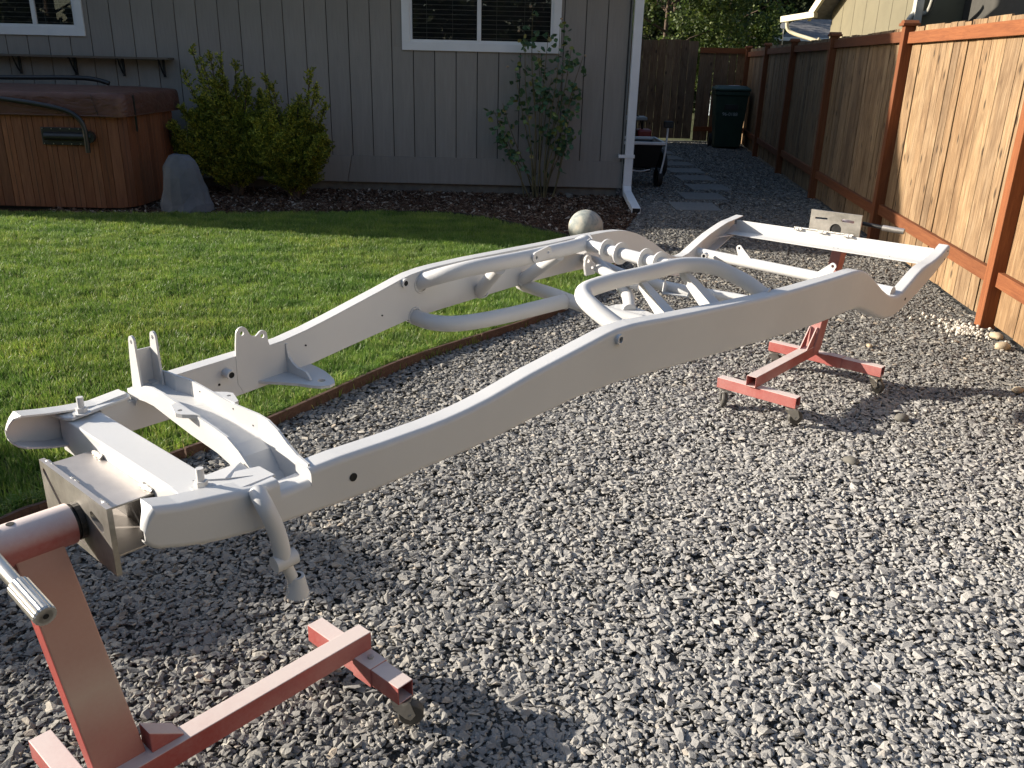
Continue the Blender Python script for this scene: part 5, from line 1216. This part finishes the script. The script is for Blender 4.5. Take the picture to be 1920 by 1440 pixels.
def tree(name, label, cat, base, H, R, zlo, seed, mat, nl, conifer=False, lsz=.09, grp=None):
    rr = random.Random(seed); t = thing(name, label, cat, base, 0, grp)
    mb = MB(); mb.tube(smooth_path([(0, 0, 0), (rr.uniform(-.1, .1), 0, H * .4), (0, 0, H * .9)], 4), [.14 * (H / 7) * (1 - .09 * i) for i in range(9)], 8); mb.build('trunk', BARK, t)
    vs = []; fs = []; cl = []
    nc = int(60 + R * 26)
    for _ in range(nc):
        u = rr.random()
        if conifer: z = zlo + (H - zlo) * (1 - sqrt(1 - u * .97)); rad = R * (1 - (z - zlo) / (H - zlo)) ** .8 * rr.uniform(.55, 1.05)
        else:
            th_ = math.acos(1 - 2 * rr.random()); z = (zlo + H) / 2 + cos(th_) * (H - zlo) / 2 * rr.uniform(.7, 1.); rad = R * sin(th_) * rr.uniform(.6, 1.05)
        a = rr.uniform(0, 2 * pi); cl.append((Vector((cos(a) * rad, sin(a) * rad, z)), rr.uniform(.25, .55) * (R / 2.2) ** .5))
        if len(cl) % 6 == 0: mb2 = None
    lb = MB()
    for c, s in cl[::5]: lb.tube([(0, 0, max(.3, c.z - .6)), (c.x * .5, c.y * .5, c.z - .2), c], [.035, .022, .01], 5, caps=False)
    lb.build('limbs', BARK, t)
    per = nl // nc
    for c, s in cl:
        for _ in range(per):
            d = Vector((rr.gauss(0, 1), rr.gauss(0, 1), rr.gauss(0, .8))); d = d.normalized() * s * rr.uniform(.35, 1.0) ** .6; p = c + d
            e1 = Vector((rr.gauss(0, 1), rr.gauss(0, 1), rr.gauss(0, .6) - (.5 if conifer else 0))).normalized(); e2 = e1.cross(Vector((rr.gauss(0, 1), rr.gauss(0, 1), rr.gauss(0, 1)))).normalized()
            l = lsz * rr.uniform(.6, 1.3); w = l * (.22 if conifer else .38); b = len(vs)
            vs += [p, p + e1 * l * .5 + e2 * w, p + e1 * l, p + e1 * l * .5 - e2 * w]; fs += [(b, b + 1, b + 2, b + 3)]
    mb = MB(); mb.add(vs, fs); mb.build('crown', mat, t, fix=False)['kind'] = 'stuff'
    return t
tree('leafy_tree', 'light green leafy tree over the gate at the left', 'tree', (3.6, 22.5, 0), 4.6, 1.9, .9, 1, TREEL2, 26000, lsz=.085, grp='trees beyond the back fence')
tree('leafy_tree', 'yellowish green bushy tree behind the fence corner', 'tree', (5.6, 25.0, 0), 4.0, 1.5, .8, 2, TREEL2, 16000, lsz=.085, grp='trees beyond the back fence')
tree('leafy_tree', 'dark leafy tree between the two paler ones beyond the gate', 'tree', (4.6, 27.5, 0), 6.0, 2.4, .6, 3, TREEL1, 22000, lsz=.11, grp='trees beyond the back fence')
for i, (x, y, h, r, lb) in enumerate(((8.6, 31.5, 11, 2.6, 'dark conifer standing behind the grey hip roofed house'), (11.6, 34, 12, 3.0, 'tall conifer farthest right, above the neighbouring roof'), (6.4, 33.5, 12, 2.8, 'dark conifer right behind the blue shed'), (3.2, 34, 12, 3.0, 'tall dark conifer at the left behind the leafy trees'))):
    tree('conifer_tree', lb, 'tree', (x, y, 0), h, r, .2, 10 + i, TREEL1, 26000, True, .22, 'trees beyond the back fence')
tree('conifer_tree', 'broad dark conifer in the far middle gap', 'tree', (9.6, 40, 0), 13, 4.2, .2, 18, TREEL1, 26000, True, .28, 'trees beyond the back fence')
tree('conifer_tree', 'broad dark conifer in the far left gap', 'tree', (5.2, 41, 0), 13, 4.4, .2, 19, TREEL1, 26000, True, .28, 'trees beyond the back fence')

# ------------------------------------------------------------ unseen buildings added on the sunny side, shaped for their shadows
def azp(t, h, x):      # point from lateral t and shadow height h on the plane that faces the sun at distance x
    a = radians(SUN_TRAVEL); u = Vector((cos(a), sin(a))); v = Vector((-sin(a), cos(a)))
    p = u * x + v * t; return Vector((p.x, p.y, h + math.tan(radians(SUN_EL)) * (-8.12 - x) * 1.0))
sdh = thing('added_shadow_shed', 'unseen grey shed added left of the lawn to cast its shadow', 'shed', azp(8, .28, -8.85));  # unseen, added to cast the shadow across the lawn
def prismaz(root, nm, mat, poly, x0, x1, level=True):
    o = root.location; mb = MB(o); n = len(poly); vs = []
    a0 = [azp(t, h, x1) for t, h in poly]
    for x in (x1, x0):
        for (t, h), q in zip(poly, a0):
            p = azp(t, 0, x); vs.append((p.x, p.y, max(-.05, q.z)))
    mb.add(vs, [tuple(range(n)), tuple(range(n, 2 * n))[::-1]] + [(i, (i + 1) % n, n + (i + 1) % n, n + i) for i in range(n)]); return mb.build(nm, mat, root)
prismaz(sdh, 'wall', SIDING, [(6.87, -1), (9.9, -1), (9.9, 2.75), (9.0, 2.85), (6.87, 2.62)], -9.9, -8.8)
prismaz(sdh, 'roof', SHING, [(6.87, 2.63), (9.0, 2.86), (9.9, 2.76), (9.9, 2.82), (9.0, 2.92), (6.87, 2.69)], -9.9, -8.8)
th_ = thing('added_shadow_house', 'unseen steep roofed house added left of the yard to cast its shadow', 'house', azp(11, -1.8, -13))  # unseen, added with a roofline fitted to the fence and path shadow
prismaz(th_, 'wall', SIDING, [(8.25, -3), (15, -3), (15, 8.0), (10.5, 7.6), (8.6, 5.0), (8.25, 4.2)], -17, -13)
prismaz(th_, 'roof', SHING, [(7.42, 3.3), (7.42, 3.75), (8.83, 5.65), (10.5, 7.95), (15, 8.3), (15, 8.1), (10.5, 7.6), (8.6, 5.0), (8.2, 3.3)], -13.9, -13.005)

# unseen house and trees added around the viewer to cut sky light
sh_ = thing('added_bounce_house', 'unseen long tan house added beyond the fence, right of the viewer', 'house', (9, -2, 0)); S2 = (9, -2, 0)
mb = MB(S2); mb.box((6.2, -10, 0), (12, 5.6, 3.4)); mb.build('wall', plain('tan_bounce_siding', (.50, .42, .30), .8, 0, .08, 3, .2), sh_)  # added wall, bounces warm light onto the shaded rail
mb = MB(S2); mb.prism([(5.7, 3.3), (5.7, 3.45), (9.1, 5.6), (12.5, 3.45), (12.5, 3.3)], lambda a, b, t: (a, t, b), -10.4, 6.0); mb.build('roof', SHING, sh_)
tr0 = tree('conifer_tree', 'unseen broad conifer added behind the yard, first from the left', 'tree', (-7, -9.5, 0), 9, 2.6, .3, 31, TREEL1, 9000, True, .4, 'unseen trees added behind the viewer')  # unseen trees added to block sky light and darken window reflections
for i, (x, y) in enumerate(((-3.2, -10.0), (.6, -9.4), (4.2, -10.2), (-10.5, -8.5), (-12.5, -4.5), (-15, .5))):
    c = copy_tree(tr0); c.location = (x, y, 0); c.rotation_euler = (0, 0, i * 1.3)
    c['label'] = ('unseen broad conifer added behind the yard, second from the left', 'unseen broad conifer added behind the yard, straight behind the viewer', 'unseen broad conifer added behind the yard, nearest the added tan house', 'unseen conifer added at the back left corner of the yard', 'unseen conifer added left of the lawn, nearer the viewer', 'unseen conifer added left of the lawn, nearer the added shed')[i]

# unseen shrub added left of the view to shade near lawn and gravel
pq = azp(2.0, 0, -4.6)
tree('added_shade_shrub', 'unseen leafy shrub added on the lawn to shade the gravel', 'shrub', (pq.x, pq.y, 0), 1.27, .44, .02, 77, TREEL2, 16000, lsz=.06)
